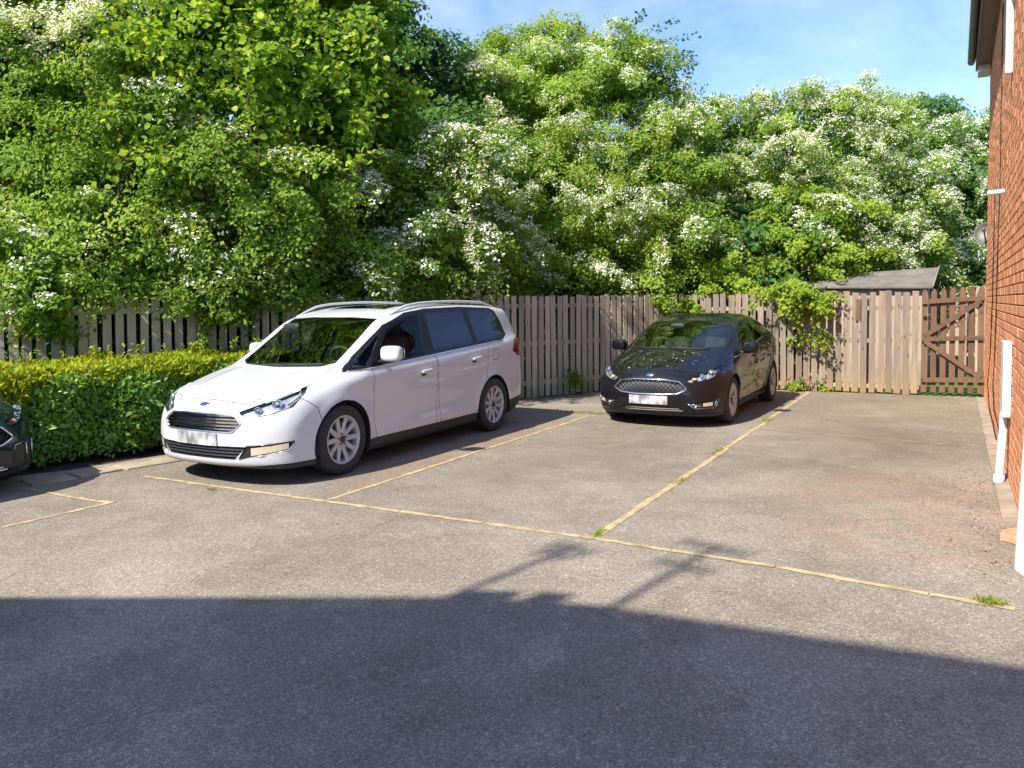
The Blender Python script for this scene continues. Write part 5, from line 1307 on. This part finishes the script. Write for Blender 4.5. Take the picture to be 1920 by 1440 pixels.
# flowering hawthorn, right of centre
G = Crown()
lobes(G, [(1300, 250, 18.6, .9), (1390, 260, 18.6, .95), (1480, 240, 18.6, 1.0), (1570, 225, 18.7, 1.0), (1640, 250, 18.8, .9), (1320, 360, 18.2, .95), (1420, 350, 18.2, 1.0), (1520, 330, 18.3, 1.05), (1620, 340, 18.4, 1.05), (1700, 370, 18.6, .95), (1350, 450, 17.6, .85), (1660, 440, 17.8, .9), (1720, 480, 17.9, .8), (1600, 450, 17.7, .9), (1480, 430, 17.6, 1.), (1340, 205, 18.8, .5)], 6000, .062, bloom=.48, tone=.6)
for k in range(64): G.spray(at(random.uniform(1290, 1740), random.uniform(200, 500), random.uniform(16.9, 17.5)), (random.uniform(-.6, .7), -.5, random.uniform(-.2, .3)), random.uniform(.6, 1.0), 90, .058, .65, random.choice((10, 30, 40)), .3, .12)
for a, b, dx, dz, L in ((1330, 215, .1, 1, .6), (1375, 220, .5, .9, 1.0), (1400, 215, .8, .6, .7), (1395, 190, .9, .2, .8), (1500, 190, 0, 1, .5), (1510, 180, .6, .5, .7), (1585, 190, .7, .5, .6), (1600, 180, .9, .3, .5), (1440, 200, .3, .6, .5)): G.spray(at(a, b, 18.6), (dx, .3, dz), L, 60, .06, .4, 14, .2, .09)
skyline(G, [(1260, 175), (1330, 195), (1420, 195), (1500, 170), (1600, 178), (1720, 215)], 18.4, 60, 26)
G.make('hawthorn_tree', 'hawthorn covered in white blossom right of centre, behind the maple shrub', 'tree', M_HAW, foot(1520, 19.6), .11, 4, group='hawthorns behind the fence')
# yellow-green field maple that grows over the sunny fence
H = Crown()
lobes(H, [(1430, 455, 16.9, .62), (1500, 420, 17.0, .7), (1570, 430, 17.0, .7), (1610, 480, 16.9, .5), (1470, 510, 16.6, .55), (1550, 505, 16.6, .6), (1390, 510, 16.5, .5), (1330, 520, 16.3, .5), (1450, 405, 17.0, .5), (1530, 380, 17.0, .5), (1590, 400, 17.0, .5), (1500, 470, 16.4, .5)], 7600, .060, tone=.62, clump=.2)
for px, py, d, r in ((1500, 555, 14.15, .24), (1535, 570, 14.0, .18), (1465, 550, 14.2, .2), (1480, 540, 15.1, .3), (1400, 540, 15.3, .26), (1330, 548, 15.4, .26), (1520, 580, 14.4, .15), (1290, 575, 15.1, .14), (1240, 565, 15.1, .12), (1420, 560, 14.9, .2), (1370, 510, 15.6, .35)): H.lobe(at(px, py, d), r, int(9500*r*r)+250, .062, .12, 0, .8)
for a, b, dx, dz, L in ((1480, 550, .3, -.8, .5), (1520, 560, .2, -.8, .45), (1440, 545, -.5, -.4, .5), (1530, 540, .8, -.2, .5), (1500, 640, 1., .0, .5), (1530, 630, -.8, .0, .45)): H.spray(at(a, b, 14.15), (dx, -.25 if b < 600 else -.02, dz), L, 80, .062, .85, 0, .3, .10)
H.make('maple_shrub', 'bright yellow-green shrub growing over the sunlit fence', 'shrub', M_MAPLE, foot(1500, 17.6), .07, 4, aspect=.8)
# whitest hawthorn by the house
I = Crown()
lobes(I, [(1720, 300, 21.2, 1.1), (1800, 300, 21.2, 1.1), (1880, 290, 21.2, 1.1), (1740, 400, 20.8, 1.1), (1830, 400, 20.8, 1.1), (1900, 400, 20.8, 1.0), (1730, 500, 20.2, 1.0), (1820, 500, 20.2, 1.0), (1890, 500, 20.4, 1.0), (1840, 255, 21.4, .7), (1940, 330, 21, 1.2), (1950, 470, 21, 1.2)], 5200, .066, bloom=.62, tone=.55, bsize=.036)
for k in range(26): I.spray(at(random.uniform(1690, 1860), random.uniform(270, 520), random.uniform(19.0, 19.8)), (random.uniform(-.7, .5), -.5, random.uniform(-.3, .2)), random.uniform(.7, 1.1), 90, .062, .55, random.choice((24, 40)), .3, .13)
skyline(I, [(1700, 225), (1860, 228)], 21., 18, 30)
I.make('hawthorn_tree', 'hawthorn nearest the brick house, almost white with blossom', 'tree', M_HAWD, foot(1800, 22), .11, 3, group='hawthorns behind the fence')
J = Crown()
lobes(J, [(1660, 235, 25, .9), (1720, 235, 25, 1.0), (1775, 245, 25, .8), (1720, 205, 25, .5), (1790, 230, 25, .45), (1700, 320, 25, 1.5)], 2600, .10, tone=.55, clump=.32)
J.make('oak_tree', 'dark green treetop beyond the blossom, near the house', 'tree', M_DARKT, foot(1725, 26), .15, 1, aspect=.8)
# shady undergrowth along the wood edge: reads as one mass
U = Crown()
for t in np.arange(-11, 2.4, .55):
    for z, off in ((.6, -2.2), (1.5, -2.3), (2.6, -2.9), (3.6, -3.2), (4.6, -3.6)):
        q = fence_pt(t+RNG.normal()*.15, off+RNG.normal()*.2); U.lobe((q[0], q[1], z+RNG.normal()*.15), .78, 620, .14, .3, 0, .45)
for x in np.arange(-8., 4.5, .75):
    for z, dy in ((1.2, 4.6), (2.4, 4.8), (3.5, 5.0), (4.5, 5.2)): U.lobe((x+RNG.normal()*.15, 15.2+dy+(3.2 if x > -2.9 else 0), z), .9, 560, .145, .32, 0, .45)
for x in np.arange(-8.2, -2.9, .6):
    for z in (.7, 1.5, 2.3, 3.1): U.lobe((x+RNG.normal()*.1, 17.6+RNG.normal()*.3-.0*x, z), .7, 560, .135, .3, 0, .45)
P_ = np.vstack(U.P); un = link('undergrowth', leaf_mesh('undergrowth', P_, np.vstack(U.N), np.concatenate(U.S), M_DARKT, np.concatenate(U.T), .75, D=np.vstack(U.D))); tag(un, 'dark leafy undergrowth filling the wood behind the fences', 'undergrowth', kind='stuff')

# ------------------------------------------------------------------ clipped hedge
def hedge():
    root = empty('clipped_hedge', (-8.4, 4.6, 0)); tag(root, 'low clipped hedge with yellow-green new growth on top, beside the van', 'hedge'); base = np.array([-8.4, 4.6, 0])
    fy = pchip([1.5, 3., 4.56, 6.2, 7.9], [-8.75, -8.42, -8.08, -7.76, -7.62]); by = pchip([1.5, 3., 4.4, 6.5, 7.9], [-10.9, -10.15, -9.5, -8.72, -8.12]); top = pchip([1.5, 4., 6., 7.9], [.95, .95, .97, 1.0])
    def side(n, tone, size, z0, z1, thick):
        y = RNG.uniform(1.5, 7.9, n); z = RNG.uniform(0, 1, n)**.85*(z1-z0)+z0; w = .05*np.sin(y*3.1+z*5)+.05*np.sin(y*7.3-z*3)+.06*np.sin(y*1.3)
        x = fy(y)+w-.10*(z/1.0)**3+.05*np.sin(z*3.1) - np.abs(RNG.normal(size=n))*thick
        P = np.stack([x, y, z], 1); N = unit(np.array([.75, -.45, .35])+.75*RNG.normal(size=(n, 3))); D = unit(np.array([.55, -.3, .5])+.6*RNG.normal(size=(n, 3)))
        return P, N, size*(.65+.7*RNG.random(n)), tone+.16*RNG.normal(size=n)+.12*np.sin(y*5+z*4), D
    L = [side(26000, .62, .055, .06, .93, .16), side(1200, .6, .10, .10, .85, .03), side(5000, .5, .055, .12, 1.0, .3)]
    j = lambda k: np.concatenate([l[k] for l in L])
    link('side_foliage', leaf_mesh('side_foliage', j(0)-base, j(1), j(2), M_HEDGE, j(3), .5, D=j(4)), root)
    n = 26000; y = RNG.uniform(1.5, 7.9, n); q = RNG.random(n); x = fy(y)+(by(y)-fy(y))*q; z = top(y)+.07*q+.03*np.sin(x*6+y*4)+.02*np.sin(y*11)-.08*np.maximum(0, .12-q)/.12-np.abs(RNG.normal(size=n))*.05
    P = np.stack([x, y, z], 1); N = unit(np.array([.1, -.5, .35])+.7*RNG.normal(size=(n, 3))); D = unit(np.array([0, -.05, 1.])+.42*RNG.normal(size=(n, 3)))
    m = 6000; y2 = RNG.uniform(1.5, 7.9, m); z2 = top(y2)-RNG.random(m)**1.6*.26; x2 = fy(y2)+.02-.10*(z2)**3-.05+.05*np.sin(y2*6)
    P = np.vstack([P, np.stack([x2, y2, z2], 1)]); N = np.vstack([N, unit(np.array([.6, -.5, .4])+.6*RNG.normal(size=(m, 3)))]); D = np.vstack([D, unit(np.array([.3, -.15, 1.])+.4*RNG.normal(size=(m, 3)))]); y = np.concatenate([y, y2]); n += m
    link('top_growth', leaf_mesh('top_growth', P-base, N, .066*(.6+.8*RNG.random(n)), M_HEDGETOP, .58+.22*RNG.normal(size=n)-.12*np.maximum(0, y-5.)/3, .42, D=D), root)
    n = 120; y = RNG.uniform(2, 7.8, n); m_ = MB()
    for a in y:
        x = float(fy(a))-.25-random.random()*.5; m_.tube([(x+8.4, a-4.6, 0), (x+8.4+random.uniform(-.1, .15), a-4.6+random.uniform(-.1, .1), .5), (x+8.4+random.uniform(-.1, .25), a-4.6+random.uniform(-.2, .2), .95)], [.014, .010, .005], 5, False)
    m_.ob('stems', M_TWIG, root)
    # leafless core so that the hedge is not see-through
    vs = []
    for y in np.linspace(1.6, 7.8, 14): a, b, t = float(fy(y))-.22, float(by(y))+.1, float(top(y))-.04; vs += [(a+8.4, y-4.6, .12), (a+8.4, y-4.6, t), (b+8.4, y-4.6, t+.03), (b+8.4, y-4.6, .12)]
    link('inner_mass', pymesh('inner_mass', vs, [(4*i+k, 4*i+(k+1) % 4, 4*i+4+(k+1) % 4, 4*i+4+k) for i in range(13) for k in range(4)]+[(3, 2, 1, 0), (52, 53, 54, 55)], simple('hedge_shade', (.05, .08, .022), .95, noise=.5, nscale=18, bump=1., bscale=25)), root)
    # taller shoots standing out of the top
    for k in range(34):
        y = random.uniform(3.2, 7.6); q = random.random(); x = float(fy(y)+(by(y)-fy(y))*q)
        tw.spray((x, y, float(top(y))+.08), (random.uniform(-.2, .2), random.uniform(-.2, .1), 1), random.uniform(.10, .24), 9, .055, .7, 0, .0, .035, .003)
    return root
tw = Crown(); hedge()
P_ = np.vstack(tw.P); o = link('hedge_shoots', leaf_mesh('hedge_shoots', P_, np.vstack(tw.N), np.concatenate(tw.S), M_HEDGETOP, np.concatenate(tw.T), .5, D=np.vstack(tw.D))); tag(o, 'stray young shoots standing up out of the hedge top', 'shoots', kind='stuff')

# ------------------------------------------------------------------ weeds, grass tufts, litter
def tuft(px, py, w, d, n, h, label, name='grass_tuft', rot=0.):
    c = on_ground(px, py); q = RNG.normal(size=(n, 2))*np.array([w, d])/2; ca, sa = cos(rot), sin(rot); q = np.stack([q[:, 0]*ca-q[:, 1]*sa, q[:, 0]*sa+q[:, 1]*ca], 1)
    P = np.column_stack([q, np.zeros(n)+.002]); D = unit(np.array([0, 0, .8])+.65*RNG.normal(size=(n, 3))); D[:, 2] = np.abs(D[:, 2])+.15
    o = link(name, leaf_mesh(name, P, rdir(n), h*(.5+.8*RNG.random(n)), M_GRASS, .5+.25*RNG.normal(size=n), .16, .03, D=D), None, (c[0], c[1], 0)); tag(o, label, 'grass', kind='stuff'); return o
tuft(1856, 1132, .07, .025, 150, .045, 'bright green tuft on the front edging line by the house')
tuft(1122, 1002, .03, .10, 160, .03, 'small weeds where the two middle edging lines meet')
tuft(1437, 789, .06, .22, 200, .035, 'yellowish weeds on the edging line beside the black hatchback')
tuft(1348, 846, .04, .20, 180, .03, 'weeds half way along the edging line right of the empty bay')
tuft(1275, 903, .05, .22, 150, .03, 'sparse weeds along the middle of the edging line in the right half')
tuft(397, 919, .07, .03, 110, .025, 'little weed on the front edging line in front of the white van')
tuft(1110, 776, .45, .12, 300, .05, 'patchy weeds at the far end of the line left of the black hatchback')
for px, lab in ((1500, 'small weed at the foot of the sunlit fence, left one'), (1540, 'small weed at the foot of the sunlit fence, middle one'), (1565, 'leafy weed at the foot of the sunlit fence, right one')):
    c = on_ground(px, 733); cw = Crown(); cw.lobe((c[0], c[1]-.03, .10), .12, 260, .05, .08, 0, .7); o = cw.make('weed', lab, 'weed', M_MAPLE, (c[0], c[1]-.03, 0), .004, 2, group='weeds at the fence foot')
for px, py, lab in ((1072, 702, 'small climbing plant on the shaded fence between the cars'), (1545, 632, 'leafy sprig poking through the sunlit fence')):
    c = on_y(px, py, 12.9) if px < 1200 else on_y(px, py, 15.05)
    if px < 1200: c = np.array([*fence_pt((px-1060)/90., .06), .32])
    cw = Crown(); cw.lobe(c, .13, 260, .05, .09, 0, .6); cw.make('climbing_weed', lab, 'weed', M_MAPLE, (c[0], c[1], max(0, c[2]-.15)), .004, 1)
n = 220; q = RNG.random((n, 2)); y = 5.3+q[:, 0]*3.6; x = wall_x(y)-.12-np.abs(RNG.normal(size=n))*.17
o = link('leaf_litter', leaf_mesh('leaf_litter', np.column_stack([x, y, np.full(n, .004)]), unit(np.array([0, 0, 1.])+.35*RNG.normal(size=(n, 3))), .022*(.4+RNG.random(n)), leafmat('dry_litter', [(0., (.16, .11, .08)), (.5, (.26, .18, .12)), (1., (.42, .33, .24))], .1), RNG.random(n), .6)); tag(o, 'dry leaf litter and crumbs along the foot of the brick wall', 'litter', kind='stuff')
n = 420; t = RNG.uniform(-1.5, 2.2, n); fp = FP+FD*t[:, None]+FN*(.05+np.abs(RNG.normal(size=n))*.22)[:, None]
o = link('fallen_petals', leaf_mesh('fallen_petals', np.column_stack([fp, np.full(n, .004)]), unit(np.array([0, 0, 1.])+.3*RNG.normal(size=(n, 3))), .025*(.4+RNG.random(n)), MATS['dry_litter'], RNG.random(n), .7)); tag(o, 'leaf crumbs at the foot of the shaded fence', 'litter', kind='stuff')

Q = np.array([hatch.matrix_world @ q for q in PETAL[0]]) if False else np.array([Matrix.Translation((-3.40, 9.85, 0)) @ Matrix.Rotation(-.01, 4, 'Z') @ q for q in PETAL[0]])
o = link('blossom_petals', leaf_mesh('blossom_petals', Q, unit(np.array([0, -.2, 1.])+.1*RNG.normal(size=Q.shape)), .012+.02*RNG.random(len(Q))**3, M_BLOOM, .6+.3*RNG.random(len(Q)), .8, .02)); tag(o, 'white blossom petals lying on the black bonnet', 'petals', kind='stuff')
